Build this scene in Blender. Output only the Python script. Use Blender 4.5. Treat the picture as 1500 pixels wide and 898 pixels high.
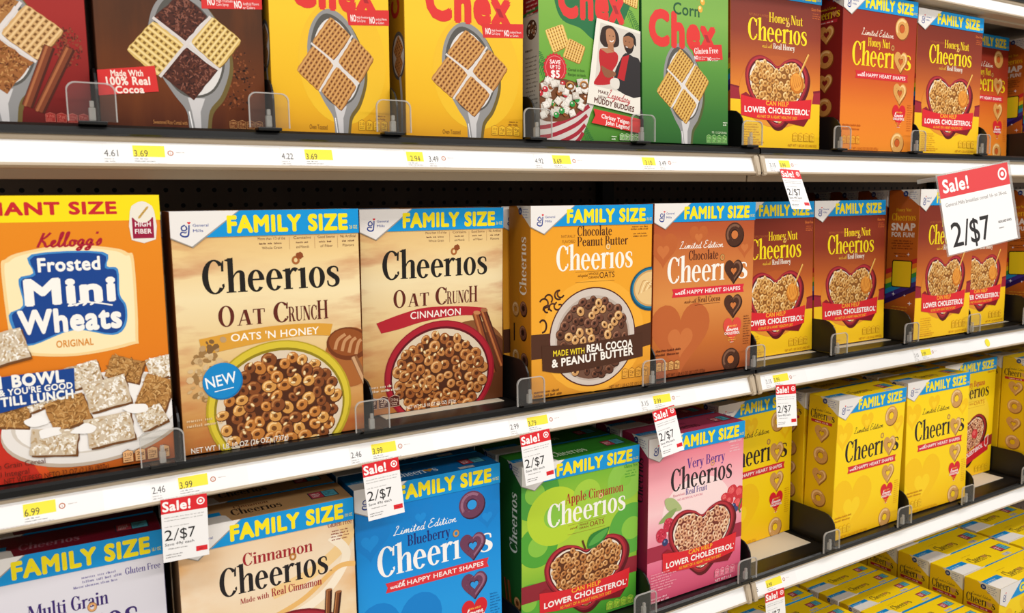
import bpy, bmesh, math, random
from math import sin, cos, pi, radians as RAD
from mathutils import Matrix, Vector
from mathutils.geometry import tessellate_polygon

S = bpy.context.scene
COL = S.collection
for o in list(bpy.data.objects):
    bpy.data.objects.remove(o)

# ---------------------------------------------------------------- camera, light, exposure
def lin(h):
    h = h.lstrip('#')
    r = []
    for i in (0, 2, 4):
        c = int(h[i:i + 2], 16) / 255
        r.append(c / 12.92 if c <= .04045 else ((c + .055) / 1.055) ** 2.4)
    return (*r, 1)

YAW, PITCH, ROLL, FPX = .5431, .1203, -.0162, 1195.6
fw = Vector((sin(YAW) * cos(PITCH), cos(YAW) * cos(PITCH), -sin(PITCH)))
r0 = Vector((cos(YAW), -sin(YAW), 0)); u0 = r0.cross(fw)
rt = cos(ROLL) * r0 + sin(ROLL) * u0; up = -sin(ROLL) * r0 + cos(ROLL) * u0
cam = bpy.data.objects.new('camera', bpy.data.cameras.new('camera')); COL.objects.link(cam)
m = Matrix.Identity(4)
for i in range(3):
    m[i][0], m[i][1], m[i][2] = rt[i], up[i], -fw[i]
m.translation = (0, -1, 0)
cam.matrix_world = m
cam.data.sensor_width = 36; cam.data.lens = FPX * 36 / 1500; cam.data.clip_start = .02
cam.data.dof.use_dof = True; cam.data.dof.focus_distance = 1.32; cam.data.dof.aperture_fstop = 8
S.camera = cam
S.view_settings.view_transform = 'Standard'; S.view_settings.look = 'None'
S.view_settings.gamma = 1; S.view_settings.use_curve_mapping = False
S.view_settings.exposure = -0.04

w = bpy.data.worlds.new('store_air'); S.world = w; w.use_nodes = True
w.node_tree.nodes['Background'].inputs[0].default_value = (1, .97, .935, 1)
w.node_tree.nodes['Background'].inputs[1].default_value = .28
def area(name, loc, sx, sy, power, rot=(0, 0, 0), col=(1, .975, .94)):
    L = bpy.data.lights.new(name, 'AREA'); L.shape = 'RECTANGLE'; L.size = sx; L.size_y = sy
    L.energy = power; L.color = col
    o = bpy.data.objects.new(name, L); COL.objects.link(o); o.location = loc; o.rotation_euler = rot
    return o
area('ceiling_lamp', (1.2, -1.45, 1.9), 7, .32, 90)
area('ceiling_lamp', (1.2, -3.6, 1.9), 7, .32, 150, (RAD(25), 0, 0))

# ---------------------------------------------------------------- materials
_M = {}
def mat(h, rough=.42, spec=.25):
    k = (h, rough, spec)
    if k not in _M:
        mt = bpy.data.materials.new('ink_' + h); mt.use_nodes = True
        b = mt.node_tree.nodes['Principled BSDF']
        b.inputs['Base Color'].default_value = lin(h); b.inputs['Roughness'].default_value = rough
        b.inputs['Specular IOR Level'].default_value = spec
        _M[k] = mt
    return _M[k]

def nodes(name, rough=.42, spec=.25):
    mt = bpy.data.materials.new(name); mt.use_nodes = True
    nt = mt.node_tree; b = nt.nodes['Principled BSDF']
    b.inputs['Roughness'].default_value = rough; b.inputs['Specular IOR Level'].default_value = spec
    return mt, nt, b

def grad(name, stops, horiz=None, noise=None, axis=2):
    """printed colour blend along the box (object space, metres); optional streaky print texture"""
    if name in _M: return _M[name]
    mt, nt, b = nodes(name)
    tc = nt.nodes.new('ShaderNodeTexCoord'); sp = nt.nodes.new('ShaderNodeSeparateXYZ')
    nt.links.new(tc.outputs['Object'], sp.inputs[0])
    mr = nt.nodes.new('ShaderNodeMapRange'); z0, z1 = stops[0][0], stops[-1][0]
    mr.inputs[1].default_value = z0; mr.inputs[2].default_value = z1
    nt.links.new(sp.outputs[axis], mr.inputs[0])
    def ramp(st, src):
        r = nt.nodes.new('ShaderNodeValToRGB')
        a, c = st[0][0], st[-1][0]
        while len(r.color_ramp.elements) < len(st): r.color_ramp.elements.new(.5)
        for e, (z, h) in zip(r.color_ramp.elements, st):
            e.position = (z - a) / (c - a); e.color = lin(h)
        nt.links.new(src, r.inputs[0]); return r
    r = ramp(stops, mr.outputs[0]); out = r.outputs[0]
    if noise:
        hexn, sc, lo, hi, amt = noise
        mp = nt.nodes.new('ShaderNodeMapping'); mp.inputs['Scale'].default_value = sc
        nt.links.new(tc.outputs['Object'], mp.inputs[0])
        nz = nt.nodes.new('ShaderNodeTexNoise'); nz.inputs['Scale'].default_value = 1; nz.inputs['Detail'].default_value = 5
        nt.links.new(mp.outputs[0], nz.inputs[0])
        m2 = nt.nodes.new('ShaderNodeMapRange'); m2.inputs[1].default_value = lo; m2.inputs[2].default_value = hi
        m2.inputs[4].default_value = amt
        nt.links.new(nz.outputs[0], m2.inputs[0])
        fac = m2.outputs[0]
        if horiz:   # stronger towards both vertical edges of the panel
            a = nt.nodes.new('ShaderNodeMath'); a.operation = 'SUBTRACT'; a.inputs[1].default_value = horiz / 2
            nt.links.new(sp.outputs[0], a.inputs[0])
            a2 = nt.nodes.new('ShaderNodeMath'); a2.operation = 'ABSOLUTE'; nt.links.new(a.outputs[0], a2.inputs[0])
            a3 = nt.nodes.new('ShaderNodeMapRange'); a3.inputs[1].default_value = horiz * .22; a3.inputs[2].default_value = horiz * .5
            a3.inputs[3].default_value = .18; nt.links.new(a2.outputs[0], a3.inputs[0])
            a4 = nt.nodes.new('ShaderNodeMath'); a4.operation = 'MULTIPLY'
            nt.links.new(fac, a4.inputs[0]); nt.links.new(a3.outputs[0], a4.inputs[1]); fac = a4.outputs[0]
        mx = nt.nodes.new('ShaderNodeMix'); mx.data_type = 'RGBA'
        nt.links.new(fac, mx.inputs[0]); nt.links.new(out, mx.inputs[6]); mx.inputs[7].default_value = lin(hexn)
        out = mx.outputs[2]
    nt.links.new(out, b.inputs['Base Color'])
    _M[name] = mt
    return mt

def clear_mat(name, tint=(.94, .94, .93, 1), gloss=.16, cover=.02):
    mt, nt, b = nodes(name); out = nt.nodes['Material Output']
    tr = nt.nodes.new('ShaderNodeBsdfTransparent'); tr.inputs[0].default_value = tint
    gl = nt.nodes.new('ShaderNodeBsdfGlossy'); gl.inputs['Roughness'].default_value = .12
    df = nt.nodes.new('ShaderNodeBsdfDiffuse'); df.inputs[0].default_value = (.75, .73, .7, 1)
    lw = nt.nodes.new('ShaderNodeLayerWeight'); lw.inputs[0].default_value = .5
    pw = nt.nodes.new('ShaderNodeMath'); pw.operation = 'POWER'; pw.inputs[1].default_value = 4; nt.links.new(lw.outputs['Facing'], pw.inputs[0])
    fr = nt.nodes.new('ShaderNodeMath'); fr.operation = 'MULTIPLY_ADD'; fr.inputs[1].default_value = .3; fr.inputs[2].default_value = .025; nt.links.new(pw.outputs[0], fr.inputs[0])
    m1 = nt.nodes.new('ShaderNodeMixShader'); m2 = nt.nodes.new('ShaderNodeMixShader')
    m1.inputs[0].default_value = cover
    nt.links.new(tr.outputs[0], m1.inputs[1]); nt.links.new(df.outputs[0], m1.inputs[2])
    nt.links.new(fr.outputs[0], m2.inputs[0]); nt.links.new(m1.outputs[0], m2.inputs[1]); nt.links.new(gl.outputs[0], m2.inputs[2])
    nt.links.new(m2.outputs[0], out.inputs[0])
    return mt

# ---------------------------------------------------------------- flat print kit (units: millimetres on the panel)
STEP = 5e-6
_TXT = {}
def glyph_mesh(s, bold):
    k = (s, bold)
    if k not in _TXT:
        c = bpy.data.curves.new('t', 'FONT'); c.body = s; c.size = 1; c.resolution_u = 3; c.space_character = 1 + 2.2 * max(bold, 0)
        o = bpy.data.objects.new('t', c); COL.objects.link(o)
        me = bpy.data.meshes.new_from_object(o.evaluated_get(bpy.context.evaluated_depsgraph_get()))
        P = [(v.co.x, v.co.y) for v in me.vertices]; F = [tuple(p.vertices) for p in me.polygons]
        bpy.data.meshes.remove(me); bpy.data.objects.remove(o); bpy.data.curves.remove(c)
        _TXT[k] = (P, F)
    return _TXT[k]
_CAP = {}
def cap_h(bold):
    if bold not in _CAP:
        P, _ = glyph_mesh('H', bold); _CAP[bold] = (min(p[1] for p in P), max(p[1] for p in P))
    return _CAP[bold]

def spline(pts, n=6, closed=False):
    if len(pts) < 3: return list(pts)
    out = []; N = len(pts)
    rng = range(N) if closed else range(N - 1)
    for i in rng:
        g = (lambda k: pts[k % N]) if closed else (lambda k: pts[min(max(k, 0), N - 1)])
        p0, p1, p2, p3 = g(i - 1), g(i), g(i + 1), g(i + 2)
        for j in range(n):
            t = j / n
            out.append(tuple(.5 * (2 * b + (c - a) * t + (2 * a - 5 * b + 4 * c - d) * t * t + (3 * b - a - 3 * c + d) * t ** 3)
                             for a, b, c, d in zip(p0, p1, p2, p3)))
    if not closed: out.append(tuple(pts[-1]))
    return out
def ellpts(cx, cy, rx, ry, n=24, rot=0, a0=0, a1=360):
    c, s = cos(RAD(rot)), sin(RAD(rot)); r = []
    m_ = n if a1 - a0 >= 360 else n + 1
    for i in range(m_):
        a = RAD(a0 + (a1 - a0) * i / n); x, y = rx * cos(a), ry * sin(a)
        r.append((cx + x * c - y * s, cy + x * s + y * c))
    return r
def ribbon_quads(pts, ws):
    q = []; L = []; N = len(pts)
    for i, p in enumerate(pts):
        a = pts[max(i - 1, 0)]; b = pts[min(i + 1, N - 1)]
        dx, dy = b[0] - a[0], b[1] - a[1]; d = math.hypot(dx, dy) or 1
        h = ws[i] / 2
        L.append(((p[0] - dy / d * h, p[1] + dx / d * h), (p[0] + dy / d * h, p[1] - dx / d * h)))
    for i in range(N - 1):
        q.append([L[i][1], L[i + 1][1], L[i + 1][0], L[i][0]])
    return q
def vs(pts, ws, n=5):
    t = spline([(*p, w_) for p, w_ in zip(pts, ws)], n)
    return ribbon_quads([(a, b) for a, b, c in t], [c for a, b, c in t])
def arcq(cx, cy, rx, ry, tw, th, a0=0, a1=360, n=None):
    n = n or max(6, int(abs(a1 - a0) / 14)); q = []
    P = [(RAD(a0 + (a1 - a0) * i / n)) for i in range(n + 1)]
    for a, b in zip(P, P[1:]):
        q.append([(cx + (rx - tw) * cos(a), cy + (ry - th) * sin(a)), (cx + rx * cos(a), cy + ry * sin(a)),
                  (cx + rx * cos(b), cy + ry * sin(b)), (cx + (rx - tw) * cos(b), cy + (ry - th) * sin(b))])
    return q
def R4(x0, y0, x1, y1): return [[(x0, y0), (x1, y0), (x1, y1), (x0, y1)]]
def BOWL(cx, tip, w_, h_):
    half = [(0, .86), (.12, .945), (.27, .99), (.41, .93), (.495, .77), (.485, .6), (.41, .43), (.28, .26), (.15, .11), (.05, .02)]
    return spline([(cx + x * w_, tip + y * h_) for x, y in half] + [(cx - x * w_, tip + y * h_) for x, y in half[:0:-1]], 5, True)
def HEART(cx, cy, w_, h_, n=40):
    r = []
    for i in range(n):
        t = 2 * pi * i / n
        x = 16 * sin(t) ** 3; y = 13 * cos(t) - 5 * cos(2 * t) - 2 * cos(3 * t) - cos(4 * t)
        r.append((cx - x / 32 * w_, cy + (y + 2.6) / 29 * h_))
    return r

# serif lettering drawn stroke by stroke (em: cap height 1, x height .66)
W_, H_ = .135, .045
def stem(x, y0, y1, flag=1, foot=1, w_=W_):
    q = R4(x, y0, x + w_, y1)
    if foot: q += [[(x - .055, y0), (x + w_ + .055, y0), (x + w_ + .05, y0 + .035), (x - .05, y0 + .035)]]
    if flag == 1: q += [[(x - .07, y1 - .075), (x + .01, y1 - .1), (x + w_, y1), (x + w_, y1 + .015), (x - .07, y1 - .045)]]
    if flag == 2: q += [[(x - .055, y1 - .035), (x + w_ + .055, y1 - .035), (x + w_ + .055, y1), (x - .055, y1)]]
    return q
def diag(x0, y0, x1, y1, w_): return [[(x0, y0), (x0 + w_, y0), (x1 + w_, y1), (x1, y1)]]
def ser(x0, x1, y): return R4(x0, y, x1, y + .035)
def archq(x): return vs([(x, .40), (x + .06, .55), (x + .15, .63), (x + .235, .58), (x + .24, .40)], [.03, .04, .07, .12, W_])
def disc(cx, cy, r): return [ellpts(cx, cy, r, r, 12)]
G = {
 'a': (.44, lambda: vs([(.07, .46), (.10, .58), (.19, .635), (.29, .58), (.305, .42)], [.12, .08, .05, .10, W_]) + R4(.24, .03, .375, .45) + [[(.24, .03), (.42, .0), (.43, .04), (.375, .1)]] + arcq(.18, .19, .16, .20, .12, .05, 40, 330)),
 'b': (.52, lambda: stem(.06, 0, 1.03, 1, 0) + arcq(.28, .32, .21, .345, .135, .05, -160, 155)),
 'c': (.44, lambda: arcq(.24, .32, .215, .345, .135, .05, 45, 320) + disc(.36, .52, .07)),
 'd': (.52, lambda: arcq(.24, .32, .215, .345, .135, .05, 20, 340) + stem(.31, 0, 1.03, 1, 0) + ser(.31, .51, 0)),
 'e': (.47, lambda: arcq(.24, .32, .215, .345, .13, .05, 4, 322) + R4(.1, .335, .44, .385)),
 'f': (.34, lambda: stem(.1, 0, .8, 0, 1) + vs([(.167, .75), (.19, .93), (.27, 1.0), (.37, .96)], [W_, .11, .06, .10]) + R4(.02, .60, .34, .65)),
 'g': (.47, lambda: arcq(.22, .43, .19, .22, .115, .05) + arcq(.22, -.13, .215, .16, .10, .055) + vs([(.12, .26), (.08, .18), (.14, .08), (.3, .04)], [.05, .07, .09, .1]) + R4(.34, .57, .47, .64)),
 'h': (.52, lambda: stem(.06, 0, 1.05) + archq(.17) + stem(.345, 0, .42, 0)),
 'i': (.27, lambda: stem(.07, 0, .65) + disc(.135, .86, .085)),
 '!': (.27, lambda: stem(.07, 0, .65)),
 'k': (.52, lambda: stem(.06, 0, 1.03) + diag(.18, .27, .36, .63, .05) + diag(.24, .40, .36, .02, .14) + ser(.3, .53, 0) + ser(.3, .5, .61)),
 'l': (.27, lambda: stem(.07, 0, 1.05)),
 'm': (.82, lambda: stem(.06, 0, .65) + archq(.17) + stem(.345, 0, .42, 0) + archq(.455) + stem(.63, 0, .42, 0)),
 'n': (.53, lambda: stem(.06, 0, .65) + archq(.17) + stem(.345, 0, .42, 0)),
 'o': (.49, lambda: arcq(.245, .32, .22, .345, .135, .045)),
 'p': (.52, lambda: stem(.06, -.3, .65) + arcq(.28, .32, .21, .345, .135, .05, -160, 155)),
 'r': (.39, lambda: stem(.06, 0, .65) + vs([(.17, .42), (.22, .56), (.29, .625), (.37, .585)], [.03, .06, .1, .13])),
 's': (.40, lambda: vs([(.335, .47), (.315, .60), (.21, .64), (.105, .575), (.10, .455), (.2, .355), (.31, .24), (.305, .085), (.19, .01), (.075, .06), (.05, .2)], [.04, .05, .05, .10, .125, .15, .135, .10, .05, .05, .04])),
 't': (.33, lambda: vs([(.155, .84), (.155, .3), (.17, .1), (.24, .025), (.33, .07)], [.09, W_, W_, .09, .03]) + R4(.02, .59, .32, .645)),
 'u': (.53, lambda: stem(.05, .2, .65, 1, 0) + vs([(.117, .25), (.13, .08), (.21, .02), (.3, .09), (.345, .2)], [W_, .12, .07, .05, .03]) + stem(.34, 0, .65, 1, 0) + ser(.34, .53, 0)),
 'v': (.48, lambda: diag(.03, .65, .19, 0, .14) + diag(.37, .65, .22, 0, .05) + ser(-.01, .22, .63) + ser(.3, .48, .63)),
 'w': (.72, lambda: diag(.03, .65, .17, 0, .14) + diag(.33, .65, .2, 0, .05) + diag(.3, .65, .44, 0, .14) + diag(.62, .65, .5, 0, .05) + ser(-.01, .22, .63) + ser(.56, .73, .63)),
 'x': (.48, lambda: diag(.04, .65, .28, 0, .15) + diag(.38, .65, .08, 0, .05) + ser(0, .24, .63) + ser(.24, .48, 0)),
 'y': (.48, lambda: diag(.03, .65, .20, 0, .14) + diag(.38, .65, .17, -.24, .055) + disc(.12, -.22, .075) + ser(-.01, .22, .63) + ser(.3, .48, .63)),
 'A': (.66, lambda: diag(.30, 1, .06, 0, .05) + diag(.28, 1, .44, 0, .15) + R4(.15, .3, .5, .35) + ser(0, .2, 0) + ser(.38, .66, 0)),
 'B': (.58, lambda: stem(.07, 0, 1, 2, 1) + arcq(.26, .74, .24, .26, .12, .045, -90, 90) + arcq(.26, .27, .28, .27, .13, .045, -90, 90) + R4(.15, .955, .28, 1) + R4(.15, .48, .28, .53) + R4(.15, 0, .28, .045)),
 'C': (.60, lambda: arcq(.33, .5, .30, .525, .15, .05, 42, 318) + [[(.50, .66), (.555, .66), (.565, .98), (.535, .98), (.50, .86)]] + [[(.50, .26), (.53, .12), (.57, .2), (.56, .29)]]),
 'E': (.56, lambda: stem(.07, 0, 1, 2, 1) + R4(.15, .95, .48, 1) + R4(.15, .48, .42, .53) + R4(.15, 0, .5, .05) + R4(.45, .8, .5, 1) + R4(.4, .4, .44, .62) + R4(.48, 0, .53, .22)),
 'F': (.52, lambda: stem(.07, 0, 1, 2, 1) + R4(.15, .95, .48, 1) + R4(.15, .48, .42, .53) + R4(.45, .78, .5, 1) + R4(.4, .4, .44, .62)),
 'G': (.66, lambda: arcq(.33, .5, .30, .525, .15, .05, 42, 330) + [[(.50, .66), (.555, .66), (.565, .98), (.535, .98), (.50, .86)]] + R4(.46, .05, .6, .42) + ser(.4, .66, .4)),
 'H': (.68, lambda: stem(.07, 0, 1, 2, 1) + stem(.46, 0, 1, 2, 1) + R4(.15, .48, .5, .53)),
 'L': (.52, lambda: stem(.07, 0, 1, 2, 1) + R4(.15, 0, .48, .05) + R4(.45, 0, .5, .25)),
 'M': (.86, lambda: diag(.06, 0, .1, 1, .05) + diag(.08, 1, .36, 0, .16) + diag(.68, 1, .40, 0, .05) + R4(.66, 0, .8, 1) + ser(0, .2, 0) + ser(.6, .86, 0) + ser(.02, .2, .965) + ser(.66, .86, .965)),
 'N': (.70, lambda: R4(.09, 0, .14, 1) + diag(.07, 1, .46, 0, .17) + R4(.56, 0, .61, 1) + ser(.02, .22, 0) + ser(.48, .7, .965) + ser(0, .2, .965)),
 'O': (.68, lambda: arcq(.34, .5, .31, .525, .15, .05)),
 'P': (.56, lambda: stem(.07, 0, 1, 2, 1) + arcq(.26, .72, .27, .28, .13, .045, -90, 90) + R4(.15, .955, .28, 1) + R4(.15, .44, .28, .485)),
 'R': (.62, lambda: stem(.07, 0, 1, 2, 1) + arcq(.26, .74, .25, .26, .12, .045, -90, 90) + R4(.15, .955, .28, 1) + R4(.15, .48, .28, .53) + diag(.26, .5, .42, 0, .15) + ser(.36, .62, 0)),
 'T': (.58, lambda: stem(.22, 0, 1, 0, 1) + R4(.03, .95, .54, 1) + R4(.03, .76, .07, 1) + R4(.5, .76, .54, 1)),
 'U': (.66, lambda: stem(.08, .28, 1, 2, 0) + vs([(.147, .32), (.17, .1), (.31, .02), (.48, .1), (.535, .32)], [W_, .12, .06, .05, .05]) + R4(.51, .3, .56, 1) + ser(.44, .63, .965)),
 'V': (.62, lambda: diag(.05, 1, .25, 0, .15) + diag(.5, 1, .3, 0, .05) + ser(-.01, .25, .965) + ser(.4, .62, .965)),
 'Y': (.62, lambda: diag(.05, 1, .24, .45, .14) + diag(.5, 1, .31, .45, .05) + stem(.25, 0, .48, 0, 1) + ser(0, .24, .965) + ser(.4, .62, .965)),
 'S': (.52, lambda: vs([(.42, .74), (.39, .94), (.26, 1.0), (.12, .9), (.12, .72), (.26, .55), (.41, .36), (.4, .13), (.24, .0), (.09, .08), (.06, .28)], [.05, .06, .05, .11, .14, .17, .15, .12, .05, .06, .05])),
 ' ': (.24, lambda: []), '.': (.2, lambda: disc(.08, .06, .07)), "'": (.16, lambda: diag(.07, 1, .05, .8, .06)), '-': (.3, lambda: R4(.04, .3, .26, .36)),
}
_GC = {}
def gq(ch):
    if ch not in _GC: _GC[ch] = G[ch][1]() if ch in G else R4(.05, 0, .3, .6)
    return _GC[ch]
# joined handwriting, one centre line per letter (x height .42)
SC = {
 'L': (.62, [[(.12, .78), (.16, .92), (.3, .95), (.32, .8), (.18, .45), (.1, .1), (.02, .06), (.06, .0), (.3, .06), (.5, .0), (.62, .06)]]),
 'E': (.62, [[(.5, .88), (.36, .98), (.2, .85), (.26, .62), (.4, .56), (.2, .5), (.06, .25), (.18, .02), (.42, .06), (.62, .2)]]),
 'K': (.66, [[(.1, .0), (.2, .5), (.28, .95)], [(.6, .95), (.4, .65), (.22, .5), (.38, .3), (.5, .02), (.66, .1)]]),
 'i': (.26, [[(0, .06), (.1, .4), (.08, .08), (.16, .0), (.26, .08)], [(.14, .58), (.16, .62)]]),
 'm': (.6, [[(0, .06), (.08, .38), (.06, .0), (.16, .35), (.24, .38), (.24, .0), (.34, .35), (.43, .38), (.43, .06), (.5, .0), (.6, .08)]]),
 'n': (.44, [[(0, .06), (.08, .38), (.06, .0), (.16, .35), (.26, .38), (.26, .06), (.34, .0), (.44, .08)]]),
 't': (.3, [[(0, .06), (.14, .75), (.1, .1), (.18, .0), (.3, .08)], [(.0, .5), (.28, .54)]]),
 'e': (.34, [[(0, .08), (.2, .26), (.2, .4), (.1, .36), (.07, .12), (.18, .0), (.34, .1)]]),
 'd': (.46, [[(.3, .36), (.16, .4), (.05, .2), (.12, .0), (.26, .12), (.36, .85), (.3, .1), (.36, .0), (.46, .08)]]),
 'o': (.4, [[(.2, .4), (.07, .32), (.07, .08), (.2, .0), (.3, .14), (.24, .36), (.3, .34), (.4, .3)]]),
 'a': (.44, [[(.28, .36), (.16, .4), (.05, .2), (.12, .0), (.24, .12), (.3, .38), (.28, .08), (.34, .0), (.44, .08)]]),
 'g': (.42, [[(.28, .36), (.16, .4), (.05, .2), (.12, .02), (.24, .12), (.3, .38), (.24, -.2), (.12, -.3), (.06, -.2), (.42, .08)]]),
 'l': (.28, [[(0, .06), (.16, .6), (.2, .9), (.12, .85), (.08, .15), (.16, .0), (.28, .08)]]),
 's': (.3, [[(0, .08), (.16, .42), (.2, .14), (.1, .0), (.02, .06)]]),
 'r': (.34, [[(0, .06), (.1, .42), (.2, .36), (.18, .08), (.24, .0), (.34, .08)]]),
 'y': (.42, [[(.02, .36), (.08, .1), (.18, .04), (.28, .36), (.22, -.22), (.1, -.3), (.06, -.18), (.42, .08)]]),
 'w': (.5, [[(0, .36), (.06, .04), (.16, .1), (.2, .34), (.24, .04), (.36, .08), (.4, .36), (.5, .32)]]),
 'h': (.44, [[(0, .06), (.16, .6), (.2, .9), (.1, .8), (.08, .0), (.18, .36), (.28, .36), (.28, .06), (.34, .0), (.44, .08)]]),
 "'": (.12, [[(.08, .9), (.06, .75)]]), ' ': (.22, []),
}

class Art:
    def __init__(self, w_, h_):
        self.w, self.h = w_, h_; self.tris = []; self.l = 1; self.tm = None
    def _put(self, pts, mt, lay):
        if self.tm: pts = [self.tm(p) for p in pts]
        inside = all(-.01 <= x <= self.w + .01 and -.01 <= y <= self.h + .01 for x, y in pts)
        if len(pts) <= 4 or not inside:
            polys = [pts] if len(pts) <= 4 and self._convex(pts) else [[pts[i] for i in t] for t in tessellate_polygon([[Vector((x, y, 0)) for x, y in pts]])]
        else:
            polys = [[pts[i] for i in t] for t in tessellate_polygon([[Vector((x, y, 0)) for x, y in pts]])]
        for p in polys:
            if not inside: p = self._clip(p)
            if len(p) >= 3: self.tris.append((p, mt, lay))
    @staticmethod
    def _convex(p):
        n = len(p)
        if n == 3: return True
        s = [(p[(i + 1) % n][0] - p[i][0]) * (p[(i + 2) % n][1] - p[(i + 1) % n][1]) - (p[(i + 1) % n][1] - p[i][1]) * (p[(i + 2) % n][0] - p[(i + 1) % n][0]) for i in range(n)]
        return all(v >= -1e-9 for v in s) or all(v <= 1e-9 for v in s)
    def _clip(self, p):
        for ax, sg, lim in ((0, 1, 0), (0, -1, -self.w), (1, 1, 0), (1, -1, -self.h)):
            q = []
            for i in range(len(p)):
                a, b = p[i], p[(i + 1) % len(p)]
                da, db = sg * a[ax] - lim, sg * b[ax] - lim
                if da >= 0: q.append(a)
                if (da >= 0) != (db >= 0):
                    t = da / (da - db); q.append((a[0] + (b[0] - a[0]) * t, a[1] + (b[1] - a[1]) * t))
            p = q
            if len(p) < 3: return []
        return p
    def polys(self, L, mt, spread=1):
        mt = mat(mt) if isinstance(mt, str) else mt
        self.l += 1
        for i, p in enumerate(L): self._put(p, mt, self.l + i % spread)
        self.l += min(spread, max(len(L), 1)) - 1
    def poly(self, p, mt): self.polys([p], mt)
    def rect(self, x0, y0, x1, y1, mt): self.polys(R4(x0, y0, x1, y1), mt)
    def ell(self, cx, cy, rx, ry, mt, rot=0, n=24): self.polys([ellpts(cx, cy, rx, ry, n, rot)], mt)
    def ring(self, cx, cy, rx, ry, t, mt, a0=0, a1=360): self.polys(arcq(cx, cy, rx, ry, t, t, a0, a1), mt)
    def stroke(self, pts, w_, mt, n=5):
        t = spline(pts, n); self.polys(ribbon_quads(t, [w_] * len(t)), mt)
    def vst(self, pts, ws, mt): self.polys(vs(pts, ws), mt)
    def heart(self, cx, cy, w_, h_, mt): self.polys([HEART(cx, cy, w_, h_)], mt)
    def _place(self, Q, x, y, sx, sy, rot, shear, mt, spread=1):
        c, s = cos(RAD(rot)), sin(RAD(rot))
        f = lambda p: (x + (p[0] * sx + shear * p[1] * sy) * c - p[1] * sy * s, y + (p[0] * sx + shear * p[1] * sy) * s + p[1] * sy * c)
        self.polys([[f(p) for p in q] for q in Q], mt, spread)
    def txt(self, s, x, y, h, mt, width=None, bold=0, rot=0, shear=0, al='l'):
        P, F = glyph_mesh(s, bold)
        if not P: return
        c0, c1 = cap_h(bold); k = h / (c1 - c0); x0 = min(p[0] for p in P); x1 = max(p[0] for p in P)
        sx = width / (x1 - x0) if width else k
        ox = {'l': 0, 'c': -(x1 - x0) / 2, 'r': -(x1 - x0)}[al]
        nd = 0 if bold < .006 else 4 if bold < .022 else 8     # heavier weights: the outline thickened evenly all round
        for ax, ay in [(bold * cos(2 * pi * (i + .5) / nd), bold * sin(2 * pi * (i + .5) / nd)) for i in range(nd)] or [(0, 0)]:
            self._place([[(P[i][0] - x0 + ox + ax, P[i][1] - c0 + ay) for i in f_] for f_ in F], x, y, sx, k, rot, shear, mt)
    def ser(self, s, x, y, h, mt, width=None, rot=0, shear=0, al='l', track=0):
        Q = []; a = 0
        for ch in s:
            Q += [[(p[0] + a, p[1]) for p in q] for q in gq(ch)]; a += (G[ch][0] if ch in G else .35) + track
        sx = width / a if width else h
        ox = {'l': 0, 'c': -a / 2, 'r': -a}[al]
        self._place([[(p[0] + ox, p[1]) for p in q] for q in Q], x, y, sx, h, rot, shear, mt, 7)
    def script(self, s, x, y, h, mt, width=None, rot=0, wt=.07, shear=.25):
        Q = []; a = 0
        for ch in s:
            adv, st = SC.get(ch, SC['o'])
            for l in st:
                t = spline([(p[0] + a, p[1]) for p in l], 4); Q += ribbon_quads(t, [wt] * len(t))
            a += adv
        self._place(Q, x, y, width / a if width else h, h, rot, shear, mt, 5)
    def lines(self, x, y, w_, n, dy, h, mt, al='l', seed=1):
        """a block of print too small to read in the photograph: rows of tiny word strokes"""
        rnd = random.Random(seed); Q = []
        for i in range(n):
            L = w_ * rnd.uniform(.72, 1); a = x + {'l': 0, 'c': (w_ - L) / 2, 'r': w_ - L}[al]; e = a + L
            while a < e - h:
                g = min(rnd.uniform(2.2, 5.5) * h, e - a)
                k = a
                while k < a + g - .3 * h:
                    Q += R4(k, y - i * dy, k + .34 * h, y - i * dy + h * rnd.choice((.7, .7, 1))); k += .62 * h
                    if rnd.random() < .55: Q += R4(k - .3 * h, y - i * dy + rnd.choice((0, .3, .55)) * h, k + .02 * h, y - i * dy + h * .2 + rnd.choice((0, .3, .5)) * h)
                a += g + .7 * h
        self.polys(Q, mt)
    def icons(self, x, y, w_, h_, n, bg, ink, first='140'):
        d = w_ / n
        for i in range(n):
            x0 = x + i * d + d * .06; x1 = x + (i + 1) * d - d * .06
            self.polys([spline([(x0, y), (x1, y), (x1, y + h_ * .85), ((x0 + x1) / 2, y + h_ * 1.04), (x0, y + h_ * .85)], 1, True)], ink)
            self.polys([[(x0 + .5, y + .5), (x1 - .5, y + .5), (x1 - .5, y + h_ * .84), ((x0 + x1) / 2, y + h_ - .3), (x0 + .5, y + h_ * .84)]], bg)
            self.txt(('%s' % first) if i == 0 else ('2g', '210mg', '9g')[(i - 1) % 3], (x0 + x1) / 2, y + h_ * .5, h_ * .25, ink, al='c', width=d * .62, bold=.01)
            self.lines(x0 + d * .12, y + h_ * .3, d * .6, 2, h_ * .16, h_ * .1, ink, 'c', i)
    # ---- food drawings
    def oh(self, cx, cy, r, cols, rnd, base, sq=None, heart=False):
        dark, mid, light, hole = cols
        q = sq or rnd.uniform(.72, 1); rot = rnd.uniform(0, 180); f = lambda hx: mat(hx)
        def put(P, hx, k): self._put(P, f(hx), base + k)
        put(ellpts(cx + r * .08, cy - r * .14, r * 1.04, r * q * 1.06, 12, rot), dark, 0)
        put(ellpts(cx, cy, r, r * q, 14, rot), mid, 1)
        c, s = cos(RAD(rot)), sin(RAD(rot))
        for p in arcq(0, 0, r * .84, r * q * .84, r * .26, r * q * .26, 60 - rot, 200 - rot, 6):
            put([(cx + x * c - y * s, cy + x * s + y * c) for x, y in p], light, 2)
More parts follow.
